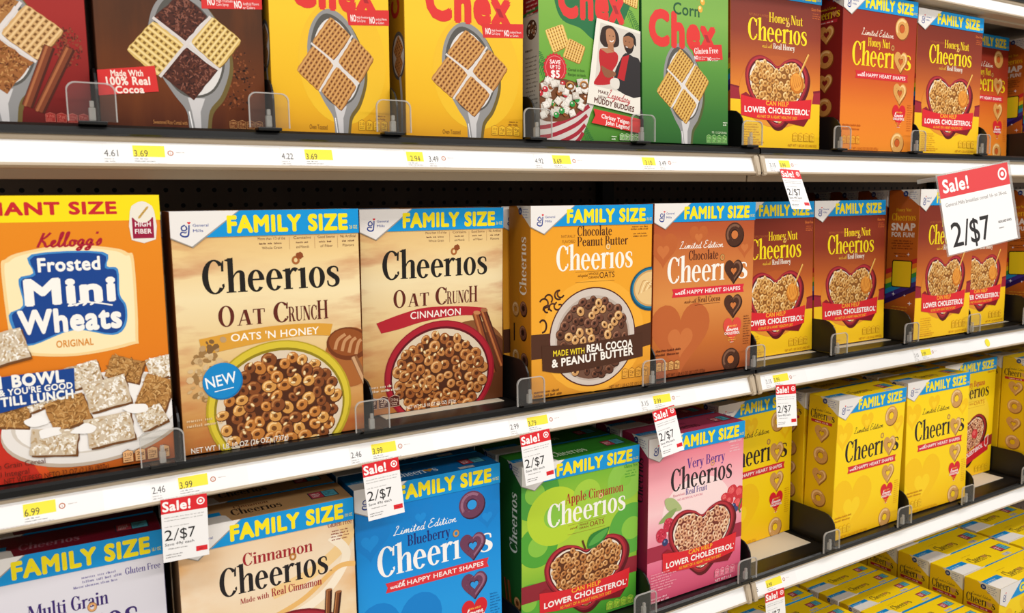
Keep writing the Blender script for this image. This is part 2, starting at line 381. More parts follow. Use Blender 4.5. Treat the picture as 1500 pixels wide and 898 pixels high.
        put(ellpts(cx, cy - r * .03, r * .37, r * q * .34, 10, rot), hole, 3)
        self.l = max(self.l, base + 4)
    def fill(self, inside, bb, r, pal, seed, gap=1.45, tries=2600, jit=.15, nut=None):
        rnd = random.Random(seed); P = []
        for _ in range(tries):
            x, y = rnd.uniform(bb[0], bb[2]), rnd.uniform(bb[1], bb[3])
            if inside(x, y) and all((x - a) ** 2 + (y - b) ** 2 > (gap * r) ** 2 for a, b in P): P.append((x, y))
        P.sort(key=lambda p: -p[1] + rnd.uniform(-r, r))
        b0 = self.l + 1
        for i, (x, y) in enumerate(P):
            b = b0 + (i % 14) * 6
            self.oh(x, y, r * rnd.uniform(1 - jit, 1 + jit), rnd.choice(pal), rnd, b)
            if nut and rnd.random() < .5:
                rot = rnd.uniform(0, 180); a = rnd.uniform(0, 360)
                nx, ny = x + r * .55 * cos(a), y + r * .55 * sin(a)
                self._put(ellpts(nx, ny, r * .42, r * .25, 8, rot), mat(nut[1]), b + 4)
                self._put(ellpts(nx, ny + .3, r * .34, r * .17, 8, rot), mat(nut[0]), b + 5)
        self.l = b0 + 14 * 6 + 2
    def chex(self, q, base, dark, light, n=7, edge=None):
        bl = lambda s, t: tuple((1 - s) * (1 - t) * q[0][i] + s * (1 - t) * q[1][i] + s * t * q[2][i] + (1 - s) * t * q[3][i] for i in (0, 1))
        rim = []
        for a, b in ((0, 0), (1, 0), (1, 1), (0, 1)):
            rim.append(bl(a, b))
        out = []
        for i in range(4):
            a, b = rim[i], rim[(i + 1) % 4]
            for j in range(n):
                t = j / n; e = 1.012 if j % 2 else .985
                cx, cy = bl(.5, .5); x, y = a[0] + (b[0] - a[0]) * t, a[1] + (b[1] - a[1]) * t
                if j == 0: e = .95
                out.append((cx + (x - cx) * e, cy + (y - cy) * e))
        self.poly([(x + .5, y - 1.0) for x, y in out], edge or dark); self.poly(out, base)
        L, D = [], []
        for i in range(n):
            a = (i + .5) / n
            L.append([bl(a - .16 / n, .02), bl(a + .16 / n, .02), bl(a + .16 / n, .98), bl(a - .16 / n, .98)])
            for j in range(n):
                b = (j + .5) / n
                if i < n - 1: D.append([bl((i + 1 - .2) / n, b - .26 / n), bl((i + 1 + .2) / n, b - .26 / n), bl((i + 1 + .2) / n, b + .26 / n), bl((i + 1 - .2) / n, b + .26 / n)])
        self.polys(L, light); self.polys(D, dark)
    def crumb(self, q, base, cols, n, seed, ln=5, wd=1.2):
        rnd = random.Random(seed)
        bl = lambda s, t: tuple((1 - s) * (1 - t) * q[0][i] + s * (1 - t) * q[1][i] + s * t * q[2][i] + (1 - s) * t * q[3][i] for i in (0, 1))
        out = []
        for i in range(4):
            for j in range(6):
                t = j / 6; s_ = [(t, 0), (1, t), (1 - t, 1), (0, 1 - t)][i]
                x, y = bl(*s_); cx, cy = bl(.5, .5); e = rnd.uniform(.95, 1.02)
                out.append((cx + (x - cx) * e, cy + (y - cy) * e))
        self.poly(out, base); g = {c: [] for c in cols}
        for _ in range(n):
            x, y = bl(rnd.uniform(.05, .95), rnd.uniform(.05, .95)); a = rnd.uniform(0, pi); l = ln * rnd.uniform(.4, 1) / 2
            p = [(x - l * cos(a), y - l * sin(a)), (x + l * .3 * sin(a), y + .8), (x + l * cos(a), y + l * sin(a))]
            g[rnd.choice(cols)] += ribbon_quads(p, [wd * .5, wd, wd * .5])
        for c in cols: self.polys(g[c], c, 5)
    def spoon(self, dx=0, k=1):
        o = [(90, 158), (66, 141), (56, 108), (62, 72), (80, 40), (94, 20), (98, -6), (115, -6), (121, 22), (136, 42), (147, 76), (141, 112), (119, 146)]
        f = lambda p, e=1: (dx + 101 + (p[0] - 101) * e * k, 95 + (p[1] - 95) * e)
        self.poly(spline([(x + 4, y - 4) for x, y in map(f, o)], 5, True), '6b5a2e' if k == 1 else '50562e')
        self.poly(spline([f(p) for p in o], 5, True), '8d8b8a')
        self.poly(spline([f(p) for p in ((88, 152), (70, 138), (61, 108), (66, 74), (84, 44), (105, 36), (128, 46), (141, 76), (136, 110), (116, 140))], 5, True), '55524d')
        self.poly(spline([f(p) for p in ((92, 146), (74, 132), (65, 106), (70, 76), (86, 47), (105, 39), (126, 48), (138, 76), (132, 108), (114, 136))], 5, True), 'd9d4d0')
        self.poly([f(p) for p in ((100, 20), (104, -6), (110, -6), (110, 20), (116, 36), (96, 36))], 'c9c5c4')
        self.stroke([f(p) for p in ((97, 20), (101, -6))], 1.4, 'efecea')
    def blob(self, cx, cy, rx, ry, mt, seed, n=14, var=.2):
        rnd = random.Random(seed)
        self.poly(spline([(cx + rx * cos(2 * pi * i / n) * rnd.uniform(1 - var, 1 + var), cy + ry * sin(2 * pi * i / n) * rnd.uniform(1 - var, 1 + var)) for i in range(n)], 3, True), mt)
    def specks(self, cx, cy, rx, ry, cols, n, r, seed):
        rnd = random.Random(seed); g = {c: [] for c in cols}
        for _ in range(n):
            a, d = rnd.uniform(0, 2 * pi), rnd.random() ** .6; q = rnd.uniform(.5, 1.2) * r
            g[rnd.choice(cols)].append(ellpts(cx + rx * d * cos(a), cy + ry * d * sin(a), q, q * rnd.uniform(.5, 1), 7, rnd.uniform(0, 180)))
        for c in cols: self.polys(g[c], c, 5)
    def big_o(self, cx, cy, r, cols, heart=False, sq=1.0):
        dark, mid, light, hole = cols
        if heart:
            HR = [(.74 * x + .26 * (cx - r * .98 * sin(2 * pi * i / 40)), .74 * y + .26 * (cy + r * cos(2 * pi * i / 40))) for i, (x, y) in enumerate(HEART(cx, cy, r * 2, r * 2.08))]
            fan = lambda P: [[(cx, cy), P[i - 1], P[i]] for i in range(len(P))]
            self.polys(fan([(x + 1.5, y - 2) for x, y in HR]), dark); self.polys(fan(HR), mid)
            self.polys([[(cx + (x - cx) * e, cy + (y - cy) * e) for e, (x, y) in ((.88, p), (.88, q_), (.70, q_), (.70, p))] for p, q_ in list(zip(HR, HR[1:]))[22:39]], light)
            self.heart(cx, cy - .4, r * .74, r * .74, dark); self.heart(cx + .5, cy - 1, r * .64, r * .62, hole)
        if not heart:
            self.ell(cx + 1.5, cy - 2, r * 1.02, r * sq * 1.02, dark); self.ell(cx, cy, r, r * sq, mid)
            self.ring(cx, cy, r * .88, r * sq * .88, r * .2, light, 50, 215)
            self.ell(cx, cy, r * .42, r * .42, dark); self.ell(cx + .5, cy - .8, r * .37, r * .36, hole)
        self.specks(cx, cy, r * .8, r * .8, [light, dark], 26, .6, int(cx * 7 + cy))
        if heart: self.heart(cx + .5, cy - 1, r * .64, r * .62, hole)
        else: self.ell(cx + .5, cy - .8, r * .37, r * .36, hole)
    # ---- things many cartons share
    def gm(self, x, y, k=1):
        n = '233a86'
        self.polys(vs([(x + 6 * k, y + 16 * k), (x + 2 * k, y + 14 * k), (x + 1.6 * k, y + 10 * k), (x + 5 * k, y + 8.6 * k), (x + 8 * k, y + 11 * k), (x + 6.5 * k, y + 15 * k)], [1.8 * k] * 6), n)
        self.polys(vs([(x + 11 * k, y + 16 * k), (x + 10.4 * k, y + 8 * k), (x + 9 * k, y + 1.5 * k), (x + 4 * k, y + .4 * k), (x + 0 * k, y + 3 * k), (x + 1.5 * k, y + 6.6 * k), (x + 6 * k, y + 5.6 * k), (x + 7.4 * k, y + 7.4 * k)], [1.9 * k, 1.9 * k, 2.2 * k, 2.2 * k, 2 * k, 1.6 * k, 1.5 * k, 1.2 * k]), n)
        self.heart(x + 11 * k, y + 18.6 * k, 4.4 * k, 4 * k, 'd22730')
    def band(self, oz='18.8 OZ', patch='e6e1dc', blue='0b90d2', word='FAMILY SIZE', gmk=1):
        W, H = self.w, self.h
        self.rect(0, H - 31, W, H, blue)
        self.poly([(0, H), (77, H), (23.5, H - 43), (0, H - 32)], '9a938a')
        self.poly([(0, H), (75.5, H), (22.5, H - 41.5), (0, H - 30.5)], patch)
        self.gm(11, H - 30, .86); self.txt('General', 24.5, H - 18.2, 3.2, '3c4f93', width=17, bold=.012); self.txt('Mills', 24.5, H - 24.6, 3.2, '3c4f93', width=11, bold=.012)
        x0 = W * .285; self.txt(word, x0, H - 25.6, 18.6, 'f4de14', width=W * .93 - x0, bold=.055)
        self.txt(oz, W * .945, H - 25.3, 4.2, 'f4de14', width=W * .045, bold=.01)
    def cheerios(self, x, y, h, width, ink, skip_o=False, idot=None):
        self.ser('Cheer!' + (' ' if skip_o else 'o') + 's', x, y, h, ink, width=width) if not skip_o else self._le(x, y, h, width, ink)
        if idot:
            px = x + width * .668; self.ring(px, y + h * .9, h * .115, h * .13, h * .06, idot); self.ring(px, y + h * .9, h * .125, h * .14, h * .018, '9a6a3a')
    def _le(self, x, y, h, width, ink):
        self.ser('Cheer!', x, y, h, ink, width=width * .705); self.ser('s', x + width * .865, y, h, ink, width=width * .135)
    def heartbowl(self, cx, top, tip, w_, rim, seed, pal, milk='e9ddcb', r=6.3):
        h_ = top - tip
        k = lambda e, dx=0, dy=0: BOWL(cx + dx, tip + h_ * (1 - e) * .56 + dy, w_ * e, h_ * e)
        self.poly(k(1.03, 3, -4), rim[2]); self.poly(k(1), rim[0]); self.poly(k(.955, 0, .5), rim[1]); self.poly(k(.9), rim[2])
        self.poly(k(.86, 0, -1), milk); self.poly(k(.81, 0, -1), pal[1][3])
        HP = k(.82, 0, -1)
        def ins(x, y):
            c = False
            for i in range(len(HP)):
                (x1, y1), (x2, y2) = HP[i - 1], HP[i]
                if (y1 > y) != (y2 > y) and x < (x2 - x1) * (y - y1) / (y2 - y1) + x1: c = not c
            return c
        self.fill(ins, (cx - w_ / 2, tip, cx + w_ / 2, top), r, pal, seed, 1.28)
    def ribbon(self, dy=0, red='d8262f', lip='8f1a26', gold='f3b52b'):
        f = lambda P: [(x, y + dy) for x, y in P]
        self.poly(f([(196, 60), (196, 66), (180, 41), (130, 47), (150, 60)]), '7d1420')
        self.poly(spline(f([(24, 91), (68, 85), (112, 83.5), (156, 86), (199, 91)]), 5) + spline(f([(196, 56), (154, 51), (112, 48.5), (68, 50.5), (25, 56)]), 5), red)
        self.poly(f([(24, 91), (36, 96), (50, 87.5)]), lip)
        self.txt('CAN HELP', 112, 75.5 + dy, 7.6, gold, width=56, bold=.02, al='c')
        self.txt('LOWER CHOLESTEROL', 112, 62 + dy, 9.6, 'f6f1ec', width=158, bold=.035, al='c')
        self.txt("'", 192, 62 + dy, 9, 'f6f1ec')
        self.txt('AS PART OF A HEART HEALTHY DIET', 112, 52.8 + dy, 5, gold, width=100, bold=.015, al='c')

HONEY = [('8a531f', 'd39b52', 'efcd8f', '9a6228'), ('7c481a', 'c98d45', 'e9bf7b', '8a5522'), ('8a531f', 'dcab65', 'f5dba6', 'a06c30')]
CINN = [('5a2c12', 'c08046', 'e3b27b', '6b3a1a'), ('542810', 'ad6b36', 'd79c60', '5c3016'), ('5a2c12', 'cb9156', 'ecc291', '74431f')]
COCO = [('2c150c', '5b3524', '8b5b42', '2a140c'), ('2c150c', '6b4130', '9b6c52', '2e170e'), ('4a2712', 'c9955c', 'e8c592', '43230f')]
BERRY = [('7a2f27', 'd9a079', 'f0cdb0', '7c382b'), ('73291f', 'cf8f6b', 'e9bfa0', '6f3026'), ('7a3a27', 'e0b088', 'f5dcc0', '83402f')]
DARKRED = ('8c1c28', 'b02c36', '5a0f18')

# ---------------------------------------------------------------- turning print + carton into meshes
def emit(bm, slots, art, fn):
    cache = {}
    for p, mt, lay in art.tris:
        vsx = []
        for x, y in p:
            k = (round(x, 3), round(y, 3), lay)
            if k not in cache: cache[k] = bm.verts.new(fn(x / 1000, y / 1000, 6e-5 + lay * STEP))
            if cache[k] not in vsx: vsx.append(cache[k])
        if len(vsx) < 3: continue
        if mt not in slots: slots.append(mt)
        try:
            f = bm.faces.new(vsx); f.material_index = slots.index(mt)
        except ValueError: pass
def finish(name, bm, slots, parent=None, flip_ref=None):
    me = bpy.data.meshes.new(name); bm.to_mesh(me); bm.free()
    for s_ in slots: me.materials.append(s_)
    o = bpy.data.objects.new(name, me); COL.objects.link(o)
    if parent: o.parent = parent
    return o
def bxm(bm, x0, y0, z0, x1, y1, z1, mi=0, bevel=0):
    V = [bm.verts.new(p) for p in ((x0, y0, z0), (x1, y0, z0), (x1, y1, z0), (x0, y1, z0), (x0, y0, z1), (x1, y0, z1), (x1, y1, z1), (x0, y1, z1))]
    F = [bm.faces.new([V[i] for i in q]) for q in ((0, 3, 2, 1), (4, 5, 6, 7), (0, 1, 5, 4), (1, 2, 6, 5), (2, 3, 7, 6), (3, 0, 4, 7))]
    for f in F: f.material_index = mi
    if bevel:
        r = bmesh.ops.bevel(bm, geom=list({e for f in F for e in f.edges}), offset=bevel, segments=2, affect='EDGES', profile=.6)
        for f in r['faces']: f.material_index = mi
    return F
def tag(o, label, cat, group=None):
    o['label'] = label; o['category'] = cat
    if group: o['group'] = group
    return o
def copy_tree(o, parent=None):
    c = o.copy(); COL.objects.link(c)
    if parent: c.parent = parent
    for ch in list(o.children): copy_tree(ch, c)
    return c

PROTO = {}
def carton(key, W, D, H, front, fmat, smat, tmat, side=None, top=None, build=True):
    """one printed cereal carton: body with printed front and left panel, glued top flap with its own print"""
    bm = bmesh.new(); M_ = lambda q: mat(q) if isinstance(q, str) else q
    slots = [M_(smat), M_(fmat), M_(tmat)]
    w_, d_, h_ = W / 1000, D / 1000, H / 1000
    F = bxm(bm, 0, 0, 0, w_, d_, h_ - .0012, 0)
    F[2].material_index = 1; F[1].material_index = 2
    bmesh.ops.bevel(bm, geom=list(bm.edges), offset=.0007, segments=1, affect='EDGES')
    A = Art(W, H); front(A); emit(bm, slots, A, lambda x, y, l: (x, -l, y))
    if side:
        B = Art(D, H); side(B); emit(bm, slots, B, lambda x, y, l: (-l, d_ - x, y))
    o = finish('cereal_box', bm, slots)
    bm = bmesh.new(); sl = [M_(tmat)]
    fx = []
    n = 14   # outer flap of the glued lid, its free edge a little lifted
    bxm(bm, .0005, .0006, h_ - .0012, w_ - .0005, d_ * .90, h_ - .0004); bxm(bm, .0005, d_ * .7, h_ - .0012, w_ - .0005, d_ - .0006, h_ - .0008)
    if top:
        T = Art(W, D * .9); top(T); emit(bm, sl, T, lambda x, y, l: (x, y, h_ - .0004 + l))
    finish('top_flap', bm, sl, o)
    PROTO[key] = [o, (W, D, H), False]
    return o

def top_std(ink, flav=None, fink=None, heart=False, patch='dcd7d1'):
    def f(A):
        W, D = A.w, A.h
        A.poly([(0, 0), (66, 0), (62, 22), (58, 25), (0, 25)], patch); A.rect(0, 25, 57, 38, '0b84c4')
        A.lines(6, 30, 40, 2, 4, 1.8, 'd8e6ee', seed=4)
        if flav: A.ser(flav, W * .44, 40, 11, fink, width=W * .2, al='c', shear=0)
        (A._le if heart else A.cheerios)(W * .31, 17, 21, W * .29, ink)
        if heart: A.heart(W * .31 + W * .29 * .79, 25, 14, 14, 'b8863a')
        if heart: A.lines(W * .32, 46, 44, 1, 3, 2.4, 'c99a1c', seed=3); A.rect(W - 62, 4, W - 38, 13, 'b9b7b8'); A.lines(W - 50, 10, 10, 2, 4, 2, '5d6a94', seed=6)
        A.rect(W - 50, 20, W - 12, 45, '1d2b3c'); A.rect(W - 48.5, 21.5, W - 32, 43.5, 'b23a48'); A.rect(W - 31, 21.5, W - 13.5, 43.5, '57aabd')
        A.lines(W - 46.5, 36, 12, 3, 5, 3, 'f0e6e4', seed=2); A.lines(W - 29.5, 37, 13, 3, 5, 2.4, '14313c', seed=5)
    return f
def side_patch(A, H, patch='d9d4cd'):
    A.poly([(A.w, H), (A.w - 44, H), (A.w, H - 32)], patch); A.ell(A.w - 32, H - 8, 5.5, 5.5, '26386f'); A.txt('26', A.w - 34.6, H - 10, 4, 'd8dcea', width=5)
    A.lines(A.w - 24, H - 6, 20, 4, 4, 2, '5d6a94', seed=8)
def side_vert(ink, x1=54, v0=142, v1=246, h=29, extra=None, patch=True):
    def f(A):
        if patch: side_patch(A, A.h)
        A.cheerios_rot = None
        Q = []; a = 0
        for ch in 'Cheer!os':
            Q += [[(p[0] + a, p[1]) for p in q] for q in gq(ch)]; a += G[ch][0]
        k = (v1 - v0) / a
        A._place(Q, x1, v0, k, h * .8, 90, 0, ink, 7)
        if extra: extra(A)
    return f

# ---- Honey Nut
HN = grad('honey_nut_print', [(0, 'f2c01c'), (.088, 'f5c31c'), (.0885, 'e8932a'), (.105, 'de8228'), (.15, 'b85a24'), (.2, '8c3620'), (.25, '782a1a'), (.294, '6c2418')])
HNS = grad('honey_nut_side_print', [(0, '9a4a17'), (.1, 'b25a1c'), (.2, 'b05a18'), (.294, 'a04c16')])
def hn_front(A):
    A.rect(0, 83, 222, 105, '9b2331')
    A.polys([[(0, 105), (0, 108), (60, 100), (60, 96)], [(222, 105), (222, 109), (165, 100), (165, 96)]], '7f1a28')
    A.txt('NATURALLY FLAVORED', 43, 228, 4, 'b5612f', width=46)
    A.ser('Honey', 90, 221, 16.5, 'f2d21c', width=50); A.ser('Nut', 144, 221, 16.5, 'f2d21c', width=30)
    A.cheerios(39, 187, 37, 147, 'f5da18', idot='e8b765')
    A.script('made with', 74, 175.5, 9, 'e8b73a', width=24); A.ser('Real Honey', 101, 175, 10, 'f4ead8', width=54)
    A.txt('Gluten Free', 196, 251, 5, 'e2793a', width=24, bold=.01); A.lines(197, 245, 23, 3, 4, 1.8, 'd96f35', 'c')
    A.ell(112, 100, 92, 64, grad('hn_glow', [(0, 'e39630'), (.1, 'de8a2c'), (.15, 'b85a26'), (.294, '8c3620')]))
    A.heartbowl(112, 163, 36, 156, DARKRED, 3, HONEY)
    A.ell(160, 118, 17, 19, 'c4701d', 20); A.ell(159, 120, 14, 16, 'e69a3c', 20)
    for i in range(5): A.stroke([(147 + i * 5, 106 + i * 1.5), (151 + i * 5, 120 + i), (150 + i * 5, 133 - i)], 1.3, 'b9651a')
    A.stroke([(166, 132), (178, 152), (190, 172)], 4, 'd99a3e'); A.stroke([(165, 133), (177, 153), (189, 172)], 1.4, 'f3cd78')
    A.ribbon()
    A.lines(24, 40, 50, 7, 4.4, 2, 'd59a1c', seed=3); A.lines(24, 9, 60, 2, 4, 2.4, 'c98418', seed=6)
    A.icons(150, 14, 58, 15, 4, 'efbe24', 'c07f18', '140'); A.txt('NET WT 1 LB 2.8 OZ (18.8 OZ)', 140, 4, 4.5, 'b5761a', width=74)
    A.band('18.8 OZ')
def snap_side(A):
    H = A.h; D = A.w
    side_patch(A, H)
    A.ser('Honey Nut', D / 2, H - 42, 6, 'd9a417', width=34, al='c'); A.cheerios(8, H - 60, 14, 55, 'd9a417')
    A.txt('SNAP', 9, H - 79, 13, 'd9c9bb', width=53, bold=.05); A.txt('FOR FUN!', 10, H - 92, 8.5, 'd9c9bb', width=51, bold=.045)
    A.lines(10, H - 101, 50, 4, 5, 2.6, '5a2410', 'c', 3); A.lines(14, H - 126, 42, 2, 5, 1.8, '6c2e12', 'c', 5)
    for i, c in enumerate(('b8262b', 'd8731f', 'd9b71f', '2f8a3b', '1f7fae', '3a2a78', '2b1650')):
        A.poly([(0, H - 158 - i * 10), (D, H - 132 - i * 9), (D, H - 142 - i * 9), (0, H - 168 - i * 10)], c)
    A.polys([spline([(14, H - 190), (60, H - 190), (60, H - 140), (14, H - 140)], 1, True)], '1d1512')
    A.poly([(17, H - 192), (57, H - 192), (60, H - 189), (60, H - 141), (57, H - 138), (17, H - 138), (14, H - 141), (14, H - 189)], '241a10')
    A.poly([(18, H - 190), (56, H - 190), (58, H - 188), (58, H - 142), (56, H - 140), (18, H - 140), (16, H - 142), (16, H - 188)], 'e2c21a')
    for x, y, r in ((20, 206, 4.5), (46, 207, 3), (50, 126, 4), (24, 130, 3), (58, 222, 5)):
        A.poly([(x, H - y + r), (x + r * .2, H - y + r * .2), (x + r, H - y), (x + r * .2, H - y - r * .2), (x, H - y - r), (x - r * .2, H - y - r * .2), (x - r, H - y), (x - r * .2, H - y + r * .2)], 'e9e2e4')
    A.lines(14, 62, 42, 2, 6, 2.4, 'd79a2a', 'c', 9)
    A.ell(35, 22, 38, 22, '6d1d16'); A.ell(35, 20, 34, 18, 'd9a96a')
    A.fill(lambda x, y: (x - 35) ** 2 / 30 ** 2 + (y - 22) ** 2 / 14 ** 2 < 1, (2, 4, 68, 40), 5.5, HONEY, 5, 1.5)
carton('honey_nut', 222, 70, 294, hn_front, HN, HNS, '6f2417', snap_side, top_std('f0d21c', 'Honey Nut', 'f0d21c'))

# ---- limited edition family (plain, honey nut, chocolate, blueberry)
OC = ('8d5a22', 'c99554', 'e6c08a', None)
def le_front(ink, le_ink, word=None, wink=None, ban='cf2a33', oc=OC, hole='f2c81a', water=None, heart='d3222c', blank=None, netink='c98a10', idot='c99554', chocdot=False, gf=None):
    def f(A):
        if water:
            for cx, cy, s_ in ((60, 62, 128), (20, 215, 60), (95, 236, 40), (200, 215, 40)):
                A.heart(cx, cy, s_, s_ * .98, water[0]); A.heart(cx, cy - s_ * .04, s_ * .42, s_ * .4, water[1])
        A.script('Limited Edition', 54, 218, 13, le_ink, width=96, wt=.075)
        if word: A.ser(word, 74 if len(word) < 10 else 94, 198, 16, wink, width=66 if len(word) < 10 else 86)
        A._le(28, 161, 43, 181, ink)
        A.ring(149, 200, 5, 5.6, 2.6, idot); A.ring(149, 200, 5.4, 6, .8, '7a4a20')
        if word == 'Chocolate':
            A.script('made with', 67, 125, 8, '5e2814', width=26); A.ser('Real Cocoa', 96, 124.5, 10, '5e2814', width=51); A.stroke([(90, 120), (118, 121.5), (146, 121)], .6, '5e2814')
        A.poly([(40, 151), (201, 151), (198, 143.5), (201, 136.5), (40, 136.5), (43, 144)], ban)
        A.script('with', 47, 141, 9, 'f3e6e4', width=22, wt=.1); A.txt('HAPPY HEART SHAPES', 72, 140.6, 6.6, 'f3e9e6', width=120, bold=.02)
        c = (oc[0], oc[1], oc[2], hole)
        A.big_o(175, 239, 20.5, c); A.big_o(175, 175, 20.5, c, True); A.big_o(176, 114, 20.5, c, True); A.big_o(174, 18, 20, c)
        A.heart(176, 69, 42, 46, heart)
        A.txt('CAN HELP', 176, 76, 3, 'f3c04a', width=20, al='c', bold=.02); A.script('lower', 162, 69, 9, 'f6e9e6', width=28, wt=.12); A.txt('CHOLESTEROL', 176, 62.5, 4.4, 'f6e9e6', width=35, al='c', bold=.04)
        A.lines(165, 56, 22, 2, 4, 2, 'f3c04a', 'c'); A.lines(170, 48, 12, 1, 4, 1.8, 'f0d0c0', 'c')
        A.lines(8, 46, 58, 2, 7, 4, netink, seed=2); A.icons(8, 13, 52, 16, 4, blank or 'efc31a', netink, '140')
        A.txt('NET WT 1 LB 4.2 OZ (20.2 OZ) (572g)', 30, 1.5, 5.6, netink, width=86); A.lines(202, 92, 18, 12, 4.5, 1.7, netink, seed=7)
        A.band('18 OZ')
    return f
def le_side(ink, oc, hole, ban='b3272f'):
    def f(A):
        H = A.h; side_patch(A, H)
        A.script('Limited Edition', 16, H - 31, 6, ink, width=38, wt=.07)
        A._le(5, H - 47, 17, 58, ink); A.heart(51, H - 41, 12, 12, oc[1]); A.poly([(7, H - 50), (58, H - 50), (57, H - 56), (8, H - 56)], ban); A.lines(12, H - 54.6, 42, 1, 4, 3, 'e9c8bc', 'c')
        c = (oc[0], oc[1], oc[2], hole)
        for i, y in enumerate((76, 121, 166, 211, 256)):
            A.big_o(34, H - y, 17, c, i % 2 == 0)
    return f
YEL = grad('yellow_carton_print', [(0, 'f0b90e'), (.08, 'f5ce12'), (.294, 'f7d414')])
YELS = 'e2b70d'
carton('le_yellow', 222, 70, 294, le_front('241c24', '3a2c18', water=('f1c012', 'f5cd20')), YEL, YELS, 'f3cd10', le_side('2a2024', OC, 'e2b70d'), top_std('241c24', heart=True))
LEHN = grad('le_honey_nut_print', [(0, 'ec8a24'), (.08, 'e27a24'), (.14, 'c9541f'), (.2, 'a5351c'), (.294, '7e1f16')])
carton('le_honey', 222, 70, 294, le_front('f3d81c', 'efe0cc', 'Honey Nut', 'f3d81c', ban='d02a30', oc=('8a4a18', 'd69c52', 'f0c98a', None), hole='c4581f', blank='e8a02c', netink='c05f14', water=None), LEHN, '7b1c18', '6e1a14', le_side('e2bf1c', ('7a3f14', 'c08340', 'dcb070', None), '7b1c18'), top_std('f3d81c', heart=True))
LECH = grad('le_chocolate_print', [(0, 'a24e26'), (.06, 'c06a2c'), (.13, 'd58a45'), (.19, 'c9763a'), (.25, 'b2552d'), (.294, 'a3482a')])
carton('le_choc', 222, 70, 294, le_front('f2ece2', 'f2ece2', 'Chocolate', '4a1c12', ban='d6293a', oc=('28130c', '4a2a1c', '7c5540', None), hole='c9743a', water=('b9602f', 'c6703a'), blank='d9a05c', netink='5e2814', heart='d94a3c'), LECH, '8a3f1c', '7c3a20', None, top_std('f2ece2'))
LEBL = grad('le_blueberry_print', [(0, '2a9ae0'), (.1, '1f97e0'), (.2, '0c86d4'), (.294, '0577c4')])
carton('le_blue', 222, 70, 294, le_front('f4f1ee', 'eef2f4', 'Blueberry', '1c2a6e', ban='d8323a', oc=('3c1c34', '6b3a55', '94647c', None), hole='2b95dd', water=('0e7ecb', '178ad6'), blank='3aa0e0', netink='0b5f9f'), LEBL, '0a5f9c', '0b64a4', None, top_std('d9e4ea', heart=True))

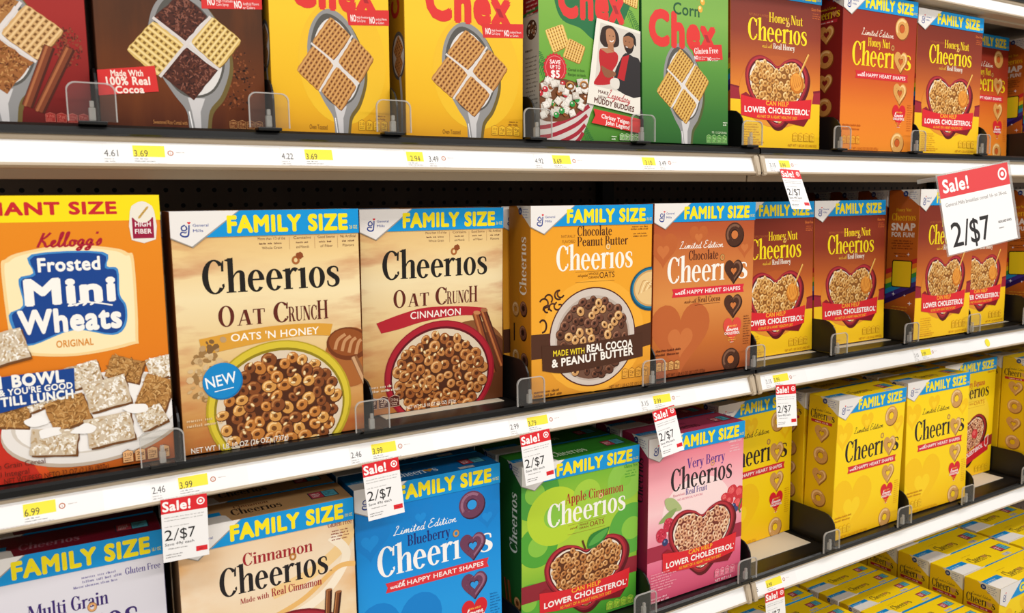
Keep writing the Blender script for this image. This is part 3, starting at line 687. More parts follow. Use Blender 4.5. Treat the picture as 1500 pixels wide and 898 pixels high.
# ---- oat crunch pair
PARCH = grad('parchment_print', [(0, 'a8642c'), (.04, 'c58a48'), (.12, 'e0bf84'), (.19, 'ecd8aa'), (.24, 'e6c68a'), (.294, 'd6a862')], .222, ('b04a20', (9, 9, 38), .47, .74, .95))
def oat(cin):
    def f(A):
        c = '5a2d20'
        for x, w_, s_ in ((95, 36, 'More than 1/3 of the'), (138, 24, 'Contains'), (168, 24, 'Good Source'), (197, 22, 'No Artificial')):
            A.txt(s_, x + w_ / 2, 257.5, 3.4, c, width=w_ * .9, al='c'); A.lines(x + 2, 252, w_ - 4, 1, 4, 2.2, c, 'c', int(x)); A.txt({95: 'Whole Grain', 138: 'and Minerals', 168: 'of Fiber', 197: 'Flavors'}[x], x + w_ / 2, 246, 3.2, c, width=w_ * .66, al='c')
        A.polys([q for x in (134, 165, 194) for q in R4(x, 245, x + .5, 260)], 'b58a5a')
        A.cheerios(30, 195, 40, 166, '1d1916', idot='a8602c')
        A.blob(146, 236.5, 4.5, 4.5, '8a4520', 3)
        A.ser('O', 46, 154, 25, '5e2318', width=20); A.ser('AT', 68, 154, 19, '5e2318', width=34); A.ser('C', 110, 154, 25, '5e2318', width=20); A.ser('RUNC', 129, 154, 18.5, '5e2318', width=36); A.ser('H', 164.5, 154, 24, '5e2318', width=15)
        if cin:
            A.ell(168, 52, 66, 74, '84502a', 0, 40); A.ell(190, 40, 50, 66, '5e3218', 0, 40)
            cols, rim, bowl = [('4e240e', 'a8652f', 'd69d5f', '5a2c12'), ('4a220e', '935226', 'bd7f45', '4f2610'), ('54290f', 'bb7b40', 'e1b27a', '6a3818')], ('8f1524', 'a81c2c', '5e0d18'), (119, 50, 88, 80)
            A.poly(spline([(21, 134), (60, 145), (96, 151), (150, 149), (194, 143)], 5) + spline([(190, 131), (150, 135), (94, 131), (55, 123), (28, 119)], 5), 'b01f2c')
            A.txt('CINNAMON', 72, 136, 10, 'f2e6dc', width=79, bold=.012)
            for x0, y0, x1, y1, w_, c1 in ((176, 137, 206, 40, 12, '8a4520'), (188, 140, 222, 50, 12, '70341a')):
                A.stroke([(x0, y0), (x1, y1)], w_, '4a2010'); A.stroke([(x0 - 1, y0), (x1 - 1, y1)], w_ * .75, c1); A.stroke([(x0 - 2, y0), (x1 - 2, y1)], w_ * .25, 'b56a38')
            A.ell(178, 137, 6, 3, 'c08050', -10); A.ell(190, 140, 6, 3, 'a06840', -10)
        else:
            cols, rim, bowl = [('5a2c10', 'b97432', 'e0a765', '5c3010'), ('4a2410', '80451f', 'ad6f3c', '45210d'), ('5e3212', 'cd9148', 'ecc182', '74461c')], ('b29a22', 'd2bb35', '8d7a18'), (116, 47, 89, 84)
            A.poly(spline([(24, 141), (70, 147), (115, 150), (160, 149), (184, 146)], 5) + spline([(180, 131), (150, 134), (110, 132), (60, 126), (27, 121)], 5), 'd69a35')
            A.txt("OATS 'N HONEY", 60, 135, 9, 'f6efe2', width=106, bold=.012)
            A.specks(30, 95, 24, 30, ['9a7444', 'd2b488', 'bc9866', 'c9a878'], 60, 4.4, 4); A.specks(40, 134, 15, 9, ['7c5a34', 'b8966a'], 10, 4, 6)
            A.ell(206, 100, 34, 40, 'a4602c'); A.ell(204, 118, 29, 22, '6e3414', -10); A.ell(203, 120, 25, 18, '8e4a1e', -10)
            for i in range(4): A.stroke([(186 + i * 9, 112 - i * 3), (190 + i * 9, 124 - i * 2), (200 + i * 7, 131 - i * 3)], 4.2, 'c08a5c')
            A.stroke([(210, 100), (222, 72), (236, 40)], 9, '8a5a36'); A.stroke([(209, 100), (220, 72), (234, 40)], 4, 'c79a70')
        cx, cy, rx, ry = bowl
        A.ell(cx, cy, rx, ry, rim[0], 0, 48); A.ell(cx, cy + 1, rx * .97, ry * .97, rim[1], 0, 48); A.ell(cx, cy - 1, rx * .9, ry * .9, rim[2], 0, 48); A.ell(cx, cy - 2, rx * .87, ry * .87, 'd8c6ac', 0, 48)
        A.ell(cx, cy - 4, rx * .76, ry * .77, '4a2410', 0, 40)
        A.fill(lambda x, y: (x - cx) ** 2 / (rx * .8) ** 2 + (y - cy + 4) ** 2 / (ry * .79) ** 2 < 1 and y > -4, (cx - rx, -6, cx + rx, cy + ry), 8.2, cols, 7 + cin, 1.32, 3000, .18, ('ead2a2', 'a97a44'))
        if cin:
            A.icons(4, 10, 50, 17, 3, '4d1c12', 'd9b8a0', '5g'); A.txt('NET WT 1 LB 10 OZ (26 OZ) (737g)', 64, 3, 5, 'efe2d0', width=78, bold=.01)
            A.lines(4, 40, 50, 2, 6, 3.6, 'e6d2b8')
        else:
            A.ell(48, 87, 23, 23, '0d6ea8', 0, 40); A.ell(47.5, 88, 22, 22, '1183c4', 0, 40); A.txt('NEW', 47, 82, 13.5, 'f0f2f2', width=35, bold=.012, al='c', rot=8); A.stroke([(38, 75), (60, 78)], 1, 'f0f2f2')
            A.txt('NET WT 1 LB 10 OZ (26 OZ) (737g)', 8, 2, 6.4, 'ece2d4', width=114, bold=.015); A.lines(5, 41, 46, 2, 6.5, 3.6, 'd9b98e')
        A.band('26 OZ')
    return f
carton('oat_honey', 222, 70, 294, oat(0), PARCH, '7a4a22', 'b98440', None, top_std('5a2d20'))
carton('oat_cinnamon', 222, 70, 294, oat(1), PARCH, '7a4a22', 'b98440', None, top_std('8a1f20'))

# ---- chocolate peanut butter
CPB = grad('peanut_print', [(0, 'd9902a'), (.1, 'e9a22c'), (.294, 'e79a22')])
def cpb(A):
    A.ell(112, 90, 96, 90, 'eda935')
    A.txt('NATURALLY', 53, 245, 4.6, '8a5218', width=25); A.txt('FLAVORED', 55, 237, 4.6, '8a5218', width=23)
    A.ser('Chocolate', 81, 247, 15, '4a2412', width=64); A.ser('Peanut Butter', 81, 231.5, 14.5, '4a2412', width=94)
    A.cheerios(43, 195, 38, 142, 'f3ece0', idot='efc88a')
    A.script('first ingredient', 82, 184, 6, '6a3a14', width=18); A.txt('WHOLE', 102, 186, 3.6, '6a3a14', width=18); A.txt('GRAIN', 102, 180.5, 3.6, '6a3a14', width=18); A.txt('OATS', 122, 180.5, 9, '4a2412', width=28)
    A.polys(R4(78, 191.5, 150, 192) + R4(78, 175.5, 150, 176), '8a5a1c')
    A.lines(178, 258, 40, 2, 4, 2.6, '7c4a18', 'c'); A.lines(182, 247, 34, 2, 4, 2.2, '7c4a18', 'c', 4)
    rnd = random.Random(4)
    for i in range(9):
        x, y, r = rnd.uniform(20, 54), rnd.uniform(135, 164), rnd.uniform(5, 9); a = rnd.uniform(0, 360)
        A.polys(arcq(x, y, r, r, 2.6, 2.6, a, a + 230), '3b1d10'); A.polys(arcq(x, y, r - .6, r - .6, .8, .8, a + 20, a + 120), '6e4128')
    A.polys(arcq(20, 112, 8, 11, 3, 3, -100, 140), '3b1d10')
    A.rect(0, 62, 40, 100, '4d2c1c'); A.poly([(186, 96), (222, 103), (222, 66), (186, 60)], '4d2c1c')
    A.ell(111, 88, 80, 79, '52231a', 0, 48); A.ell(111, 88, 78, 77, 'cdbfb4', 0, 48); A.ell(111, 86, 69, 68, 'b9a99c', 0, 48); A.ell(111, 85, 66, 64, '6d4a38', 0, 48)
    A.fill(lambda x, y: (x - 111) ** 2 / 63 ** 2 + (y - 88) ** 2 / 62 ** 2 < 1, (40, 20, 180, 160), 7.4, COCO, 11, 1.45)
    A.ell(222, 158, 42, 36, '0d4a66', 0, 40); A.ell(222, 159, 39, 33, '1c7296', 0, 40); A.ell(222, 159, 36, 30, 'c99b5e', 0, 40); A.ell(222, 159, 33, 27, 'e2bd82', 0, 36)
    for i in range(5): A.stroke([(196 + i * 5, 150 + i * 2), (206 + i * 4, 172 - i * 2), (222, 160 + i * 3)], 1.6, ('c2935a', 'f2d6a4')[i % 2])
    A.poly(spline([(18, 82), (80, 79), (150, 83), (205, 87)], 5) + spline([(206, 48), (150, 42), (90, 37), (52, 36), (19, 43)], 5), '4a2a1a')
    A.txt('MADE WITH', 38, 63.5, 9, 'e9cf2a', width=56, bold=.02); A.txt('REAL COCOA', 99, 64.5, 11.5, 'f3ece2', width=86, bold=.035, rot=1); A.txt('& PEANUT BUTTER', 36, 46.5, 12, 'f3ece2', width=151, bold=.035, rot=2.4)
    A.icons(165, 15, 52, 16, 4, 'e7a43a', '7c4a18', '150'); A.txt('NET WT 1 LB 4.2 OZ (20.2 OZ)', 142, 1.5, 5, '7c4a18', width=68); A.lines(4, 9, 66, 2, 6, 3.6, '7c4a18')
    A.band('20.2 OZ')
def cpb_x(A):
    for x, y, h in ((20, 104 + 31, False), (46, 104 + 34, 1), (44, 100, 1), (20, 60, False), (48, 58, True)): A.big_o(x, y, 11, COCO[1] if h else ('8a5a24', 'c9955c', 'e8c592', 'c07c22'))
    A.rect(14, 84, 18, 112, '2a1710')
carton('choc_pb', 222, 70, 294, cpb, CPB, 'c07c1c', 'c0701c', side_vert('e9e0d2', 56, 158, 248, 27, cpb_x), top_std('f3ece0', 'Chocolate', '4a2412'))

# ---- apple cinnamon, very berry, strawberry (heart bowl cartons)
APP = grad('apple_print', [(0, '3c8a2c'), (.06, '57a52e'), (.14, 'a8c83a'), (.2, '9cc43a'), (.294, '5aa62f')])
def apple(A):
    for x, y, r, c, s_ in ((24, 245, 44, '4a9a3a', .4), (196, 235, 36, '8cc24a', .3), (30, 155, 36, '4f9f34', .5), (210, 145, 46, '58a53c', .45), (60, 200, 50, 'b4cf34', .4), (120, 225, 26, 'a0c840', .3), (14, 60, 34, '58a836', .4)):
        A.ell(x, y, r, r, c, 0, 40); A.ell(x, y, r * s_, r * s_, '86bf42', 0, 30)
    A.ser('Apple Cinnamon', 79, 216, 17, 'a5282a', width=112); A.cheerios(45, 182, 39, 152, 'f3efe6', idot='e9b88a')
    A.script('first', 88, 170, 6, '8c3a20', width=14); A.txt('WHOLE', 106, 172, 3.6, '8c3a20', width=17); A.txt('GRAIN', 106, 166.5, 3.6, '8c3a20', width=17); A.txt('OATS', 126, 166.5, 8.6, '8c2a20', width=28); A.polys(R4(84, 177.5, 156, 178) + R4(84, 161.5, 156, 162), '9a6a2a')
    A.ser('Gluten Free', 192, 256, 6, '3f8f2c', width=28); A.lines(194, 249, 24, 3, 5, 2.4, '4a9a34', 'c')
    A.rect(0, 62, 222, 92, '8e2430')
    A.heartbowl(121, 146, 18, 160, DARKRED, 21, CINN, r=6.4)
    A.stroke([(118, 128), (113, 142), (112, 146)], 3.4, '5a3018'); A.poly(spline([(121, 131), (128, 152), (160, 158), (164, 156), (156, 140), (136, 128)], 5, True), '2f7d33'); A.poly(spline([(124, 133), (136, 148), (162, 156), (148, 138)], 5, True), '55a245')
    A.tm = lambda p: (p[0] + 8, p[1])
    A.ribbon(-18); A.tm = None
    A.icons(160, 6, 56, 15, 4, '6fae30', 'cfd84a', '150'); A.lines(6, 8, 60, 2, 6, 3.4, 'd5dd55')
    A.band('19.1 OZ')
def stick_x(A):
    for i in range(2): A.stroke([(18 + i * 12, 88), (34 + i * 10, 10)], 8, ('6e3416', '8a4520')[i]); A.stroke([(17 + i * 12, 88), (33 + i * 10, 10)], 2, 'b56a38')
    A.big_o(58, 60, 10, CINN[0])
carton('apple', 222, 70, 294, apple, APP, '1f5a22', '2f7a24', side_vert('dfe4d4', 57, 142, 246, 28, stick_x), top_std('cfe0c0', None))
BER = grad('berry_print', [(0, 'c74a68'), (.05, 'd96080'), (.09, 'e58098'), (.16, 'f2c4c6'), (.22, 'ee9fa9'), (.294, 'd8566f')])
def strawb(A, x, y, r, s_=1):
    A.blob(x, y, r, r * .95, 'c9303a', s_, 10, .08); A.blob(x - r * .2, y + r * .2, r * .55, r * .5, 'e05a5c', s_ + 1, 8, .1); A.specks(x, y, r * .8, r * .8, ['f2b8a0', '8e1c24'], 16, .6, s_)
def berry(A):
    A.ell(112, 150, 80, 60, 'f4d6d4', 0, 40)
    A.ser('Very Berry', 86, 228, 18, '5a3284', width=90); A.cheerios(49, 193, 39, 146, '2a2226', idot='e2a078')
    A.txt('Flavored with', 56, 182.5, 4.6, 'c03a5c', width=26); A.ser('Real Fruit', 84, 181.5, 11, '4a3a86', width=50); A.txt('NO ARTIFICIAL FLAVORS', 66, 174, 3.6, 'd2607e', width=58)
    A.ser('Gluten Free', 184, 258, 6, 'f6d8da', width=32); A.lines(186, 251, 28, 3, 5, 2.4, 'f0c4ca', 'c')
    A.rect(0, 76, 222, 103, 'a02a42')
    for x, y, r, k in ((197, 166, 13, 2), (216, 160, 14, 3), (212, 140, 13, 4), (178, 158, 9, 5), (190, 150, 9, 6), (196, 128, 7, 8)): strawb(A, x, y, r, k)
    A.stroke([(220, 148), (214, 132), (218, 122)], 3, '3f7a2c'); A.ell(201, 138, 5, 5, '2f3a66'); A.ell(206, 131, 5.5, 5.5, '3a4878'); A.ell(200, 140, 1.8, 1.8, '6a78a8')
    A.poly(spline([(38, 183), (58, 180), (76, 158), (52, 158), (40, 168)], 5, True), 'a9b57a'); A.poly(spline([(24, 142), (44, 158), (64, 162), (50, 146)], 5, True), '8aa05e')
    for x, y, r, k in ((46, 136, 12, 11), (30, 120, 12, 12), (58, 128, 8, 13)): A.blob(x, y, r, r, 'c22c44', k, 12, .1); A.specks(x, y, r * .8, r * .8, ['e0566a', '9a1c34'], 20, 1.6, k)
    A.ell(39, 106, 6.5, 6.5, '2f3a66'); A.ell(37.6, 108, 2, 2, '7482b0')
    A.heartbowl(124, 156, 30, 156, DARKRED, 31, BERRY, r=6.2)
    A.tm = lambda p: (p[0] + 9, p[1])
    A.ribbon(-4); A.tm = None
    A.lines(8, 52, 58, 7, 5, 2.6, 'f0a8b4'); A.icons(156, 12, 50, 15, 4, 'd95a78', 'f2bcc4', '150'); A.txt('NET WT 1 LB', 158, 3, 5, 'f6dadc', width=40); A.lines(5, 8, 58, 2, 6, 3.2, 'f3bcc6')
    A.band('18.6 OZ')
carton('berry', 222, 70, 294, berry, BER, '86203c', '9a3550', side_vert('20161c', 57, 178, 258, 26), top_std('2a1018', 'Very Berry', '5a1838'))
def straw(A):
    A.ell(110, 150, 92, 70, 'f4d03a', 0, 40)
    A.ser('Strawberry Banana', 46, 228, 15, 'c42a30', width=130); A.cheerios(40, 199, 34, 156, '241c24', idot='e2a078')
    A.txt('WHOLE GRAIN', 88, 183, 5, 'c46a14', width=40); A.txt('OATS', 132, 181, 9, 'c46a14', width=46); A.polys(R4(80, 191, 182, 191.6) + R4(80, 176, 182, 176.6), 'c98a14')
    A.ser('Gluten Free', 184, 256, 6, 'c46a14', width=32)
    A.poly([(0, 60), (222, 96), (222, 70), (0, 40)], '8e2028')
    A.heartbowl(112, 158, 30, 160, ('7c1420', '9a2230', '3c0a12'), 41, BERRY, r=6)
    strawb(A, 142, 108, 13, 7)
    A.poly([(20, 40), (200, 88), (205, 96), (205, 58), (20, 8)], 'c8222c'); A.txt('CAN HELP', 96, 58, 7, 'f3b52b', width=50, rot=15, bold=.02); A.txt('LOWER CHOLESTEROL', 36, 30, 10, 'f2e9e2', width=150, rot=15, bold=.035); A.poly([(188, 92), (204, 98), (204, 74), (196, 66), (188, 72)], 'e8d8d0'); A.poly([(190, 90), (202, 95), (202, 75), (196, 69), (190, 74)], 'c8222c')
    A.icons(150, 8, 60, 15, 4, 'f2c41a', 'b07a10', '140'); A.band('18.6 OZ')
carton('straw', 222, 70, 294, straw, YEL, YELS, 'e2b312', None, top_std('241c24'))

# ---- multi grain, cinnamon
MUL = grad('multi_print', [(0, 'cfcbd6'), (.294, 'dcd8de')])
def multi(A):
    A.ser('Gluten Free', 178, 246.5, 8, '584a8c', width=40); A.lines(118, 252, 56, 3, 5.2, 3, '8a84a8', 'r')
    A.ser('Multi Grain', 74, 216, 17, '3a2468', width=84); A.cheerios(40, 178, 42, 150, '3a2468', idot='d9a066')
    A.ell(112, 60, 90, 80, 'b8302c'); A.ell(112, 62, 84, 72, 'e4ddd6')
    A.fill(lambda x, y: (x - 112) ** 2 / 78 ** 2 + (y - 60) ** 2 / 66 ** 2 < 1, (30, 0, 194, 130), 6.6, HONEY, 14, 1.5)
    A.band('18.1 OZ')
carton('multi', 222, 70, 294, multi, MUL, '8a86a0', '6a0f22', None, top_std('8a5c68'))
CIN = grad('cinnamon_print', [(0, 'e2b878'), (.12, 'ecd2a8'), (.2, 'efdcc0'), (.294, 'e3c29a')], .222, ('d99a4a', (9, 9, 14), .42, .7, 1.0))
def cinn(A):
    for P, w_, c in (([(110, 185), (160, 200), (200, 225), (214, 245), (205, 262)], 16, 'edc88c'), ([(60, 110), (120, 140), (180, 170), (210, 215), (190, 245)], 12, 'f3e4cc'), ([(100, 150), (150, 168), (196, 200), (222, 200)], 7, 'e6b46a')):
        A.stroke(P, w_, c, 8)
    A.ser('Cinnamon', 75, 231, 16.5, '9c2028', width=90); A.cheerios(45, 196, 37, 140, '1f1a1c', idot='b8762f'); A.txt('\u2122', 186, 196, 3, '1f1a1c')
    A.ser('Made with', 70, 182, 7, '9c2028', width=36, track=.03); A.ser('Real Cinnamon', 109, 182, 10.5, '9c2028', width=66)
    A.ser('Gluten Free', 186, 258, 7, '8c3a2a', width=33); A.lines(188, 251, 29, 4, 4, 2, '8c3a2a', 'c')
    A.ell(134, 78, 86, 78, '7c1420', 0, 48); A.ell(134, 79, 82, 74, 'a02432', 0, 48); A.ell(134, 76, 76, 67, 'e2d4c0', 0, 48)
    A.fill(lambda x, y: (x - 134) ** 2 / 70 ** 2 + (y - 74) ** 2 / 62 ** 2 < 1, (60, 0, 206, 150), 6.6, CINN, 17, 1.5)
    for x, y, a, w_ in ((184, 172, 178, 9), (197, 166, 186, 9)):
        A.stroke([(x, y), (a, 90)], w_, '3a1a0e'); A.stroke([(x - 1, y), (a - 1, 90)], w_ * .6, '7a4422'); A.stroke([(x - 2.4, y), (a - 2.4, 90)], 1.2, 'b87a48'); A.ell(x, y, w_ / 2, 1.8, '9a6038')
    A.band('19.4 OZ')
carton('cinnamon', 222, 70, 294, cinn, CIN, '7a5a3c', 'b0885a', None, top_std('2a2018', 'Cinnamon', '6a3a1c'))

# ---- giant yellow carton
def giant(A):
    le_front('241c24', '3a2c18', water=('f1c012', 'f5cd20'))(A)
    A.rect(0, A.h - 31, A.w, A.h, '0b90d2'); A.poly([(0, A.h), (77, A.h), (23, A.h - 43), (0, A.h - 32)], 'e6e1dc'); A.gm(11, A.h - 30, .86)
    A.txt('GIANT SIZE', 70, A.h - 25, 17, 'f4de14', width=140, bold=.05)
carton('le_giant', 222, 70, 294, giant, YEL, YELS, 'f5d010', le_side('241c24', OC, 'e2b70d'), top_std('241c24', heart=True, patch='e9e4de'))

# ---- Chex cartons
def chexword(A, x, y, h, w_, red='d8322e', dark='a8242a'):
    A.txt('Chex', x, y, h, red, width=w_, bold=.06)
    k = w_ / 132; A.poly([(x + 109 * k, y + h * .46), (x + 116.5 * k, y + h * .46), (x + 123 * k, y + h * .22), (x + 115.5 * k, y + h * .22)], dark)
def nobar(A, q, s1=None):
    A.poly(q, 'd2302e'); (x0, y0), (x1, y1) = q[0], q[1]; w_ = q[1][0] - q[0][0]; h_ = y0 - q[3][1]; a = math.degrees(math.atan2(y1 - y0, x1 - x0))
    if s1:
        A.ser(s1, x0 + w_ * .1, y0 - h_ * .52, h_ * .38, 'f2e6e2', width=w_ * .8, rot=a); dy = .86
    else: dy = .72
    hh = h_ * (.22 if s1 else .42)
    for k in (0, 1):
        x = x0 + w_ * (.1 + .44 * k); y = y0 - h_ * dy
        A.txt('NO', x, y, hh, 'f2e6e2', width=w_ * .12, bold=.04, rot=a); A.txt(('High Fructose', 'Artificial Flavors')[k], x + w_ * .14, y + hh * .55, hh * .4, 'f2e6e2', width=w_ * .27, rot=a); A.txt(('Corn Syrup', 'or Colors')[k], x + w_ * .14, y, hh * .4, 'f2e6e2', width=w_ * .2, rot=a)
PIECES = [[(93, 149), (126, 127), (96, 93), (63, 114)], [(66, 112), (97, 88), (72, 53), (38, 78)], [(130, 126), (163, 101), (138, 66), (103, 92)], [(101, 87), (133, 63), (107, 29), (75, 53)]]
def milkx(A, dx=0, k=1):
    f = lambda p: (dx + 101 + (p[0] - 101) * k, p[1])
    A.stroke([f((62, 113)), f((100, 90)), f((137, 66))], 2.8, 'd9d2cc'); A.stroke([f((128, 128)), f((100, 90)), f((73, 53))], 2.8, 'd9d2cc')
WHE = grad('wheat_print', [(0, 'd89818'), (.05, 'e6b01c'), (.15, 'ecc128'), (.3, 'eabc22')])
def wheat(A):
    A.ell(112, 92, 70, 80, 'e8b828', 0, 40)
    A.spoon()
    for q in PIECES: A.chex(q, 'b88044', '6e3c18', 'cf9d5e', 7)
    milkx(A); chexword(A, 35, 160, 48, 130)
    A.txt('Wheat', 66, 216, 14, 'a3301c', bold=.02)
    nobar(A, [(119, 159), (189, 165), (189, 145), (122, 140)]); A.txt('Oven Toasted', 56, 4.5, 6, '8a5a18', width=28); A.icons(134, 5, 50, 14, 4, 'edb727', '8a5a18', '210'); A.lines(160, 24, 20, 2, 4, 2.2, '8a5a18', 'r')
def wheat_side(A):
    A.txt('Chex', 46, 160, 24, 'a8261f', bold=.05, rot=90, width=78)
    A.txt('WHEAT', 16, 176, 9, '6a2a14', bold=.02, rot=90); A.ell(42, 108, 22, 32, '5a5450'); A.ell(42, 108, 18, 27, 'c8c0ba'); A.stroke([(46, 80), (50, 50), (50, 0)], 6, 'b8b2ac')
    A.chex([(42, 136), (58, 118), (42, 98), (26, 116)], 'a86e3a', '5a3014', 'c08a50', 5); A.chex([(42, 116), (56, 98), (42, 78), (28, 96)], 'a86e3a', '5a3014', 'c08a50', 5)
carton('chex_wheat', 189, 62, 284, wheat, WHE, 'b07f14', 'd9a820', wheat_side)
COC = grad('cocoa_print', [(0, '4a1c06'), (.05, '66300c'), (.12, '4c2810'), (.3, '3c200e')], None, ('7a3e12', (40, 40, 8), .45, .8, .4))
def chexchoc(A):
    A.spoon(); A.specks(150, 62, 28, 40, ['2c1409', '6a3418', '8a4a24'], 260, 1.5, 3)
    A.spoon()
    L = [(31, 85), (62, 121), (96, 97), (64, 58)]; R_ = [(128, 133), (163, 108), (135, 72), (102, 100)]; T = [(95, 156), (124, 132), (97, 101), (62, 124)]; B = [(98, 95), (132, 70), (103, 32), (68, 60)]
    for q in (L, R_): A.chex([q[0], q[1], q[2], q[3]], 'd2b066', '7c5a22', 'e6cd90', 7)
    for q, s_ in ((T, 3), (B, 4)): A.crumb(q, '4a2318', ['2c120c', '6a3826', '845040'], 190, s_, 5, 1.6)
    A.stroke([(62, 124), (98, 98), (134, 71)], 3.4, 'd2c9c4'); A.stroke([(127, 132), (98, 98), (66, 58)], 3.4, 'd2c9c4')
    nobar(A, [(117, 176), (189, 183), (189, 147), (117, 140)], 'Gluten Free')
    A.poly([(0, 61), (61, 70), (64, 41), (0, 33)], 'd2302e')
    A.txt('Made With', 14, 55, 6.6, 'f2e0d4', width=34, bold=.03, rot=4); A.txt('100% Real', 9, 45, 8.6, 'f2e0d4', width=46, bold=.035, rot=4); A.txt('Cocoa', 18, 36.5, 7.6, 'f2e0d4', width=30, bold=.035, rot=4)
    A.txt('Sweetened Rice Cereal with', 56, 4, 4.4, 'b57a44', width=38, bold=.01); A.icons(143, 2, 42, 10, 4, '6a3414', 'c08a54', '180'); chexword(A, 34, 190, 50, 130)
carton('chex_choc', 189, 62, 284, chexchoc, COC, '3a1c0c', '4a2812')
RED = grad('red_print', [(0, '5e0f0c'), (.05, '841a16'), (.12, '9c2622'), (.3, 'a02a26')])
def chexcin(A):
    A.spoon(8)
    A.specks(180, 84, 14, 22, ['5a2016', '8a4028'], 160, 1.5, 5)
    A.crumb([(88, 155), (136, 128), (112, 96), (60, 118)], 'a5713c', ['6a3a18', 'c9965c', '8a5428'], 200, 8, 5, 1.6); A.chex([(142, 127), (178, 102), (150, 67), (116, 93)], 'cba068', '7a5228', 'e0bd88', 7)
    A.crumb([(112, 90), (145, 65), (118, 30), (78, 56)], '9a5f30', ['5e3014', 'c08a50', '84501f'], 210, 9, 5, 1.6); A.chex([(72, 114), (110, 90), (78, 54), (42, 80)], 'cba068', '7a5228', 'e0bd88', 7)
    A.stroke([(64, 118), (112, 92), (148, 66)], 3.4, 'd9d0cc'); A.stroke([(138, 128), (112, 92), (76, 54)], 3.4, 'd9d0cc')
    for a, b in (((162, 84), (136, 18)), ((182, 84), (147, 13))): A.stroke([a, b], 11, '4a1c10'); A.stroke([(a[0] - 1, a[1]), (b[0] - 1, b[1])], 8, '7c3c22'); A.stroke([(a[0] - 2.5, a[1]), (b[0] - 2.5, b[1])], 2.4, 'a8643c')
    nobar(A, [(128, 178), (200, 184), (200, 152), (128, 147)], 'Gluten Free'); A.icons(152, 2, 44, 10, 4, 'a02c26', 'c86a5c', '170'); chexword(A, 34, 190, 50, 130)
carton('chex_cin', 200, 62, 284, chexcin, RED, '5a1210', '7a1c18')
CORN = grad('corn_print', [(0, '235a22'), (.05, '356f2c'), (.12, '558f38'), (.2, '7cab4a'), (.3, '6c9e42')])
def chexcorn(A):
    A.spoon(-14, .94)
    f = lambda p: (87 + (p[0] - 101) * .92, p[1] + 2)
    for q in PIECES: A.chex([f(p) for p in q], 'c69540', '7c4c18', 'dbb466', 7)
    A.stroke([(52, 116), (87, 92), (121, 68)], 2.8, 'd9d2cc'); A.stroke([(112, 128), (87, 92), (61, 56)], 2.8, 'd9d2cc')
    chexword(A, 18, 154, 49, 138); A.txt('Corn', 66, 203, 18, '1c5230', width=56, bold=.012)
    for x, y, r in ((124, 216, 5), (118, 234, 4), (129, 228, 5)): A.ell(x, y, r, r * 1.1, 'e0a83a', 20); A.ell(x - 1, y + 2, r * .5, r * .5, 'f3d98a')
    nobar(A, [(104, 157), (172, 164), (175, 140), (114, 132)], 'Gluten Free'); A.icons(137, 3, 48, 13, 4, '4c8a38', 'a9cc8a', '130'); A.txt('PER 1 1/2 CUP SERVING', 150, 18.5, 3.4, 'cfe0b8', width=34); A.lines(172, 36, 14, 2, 4, 2.4, 'dfe8d0', 'r')
carton('chex_corn', 188, 62, 284, chexcorn, CORN, '245a24', '3c7c30')
MUD = grad('muddy_print', [(0, '427c28'), (.08, '5e9832'), (.2, '78aa3e'), (.3, '7cae42')])
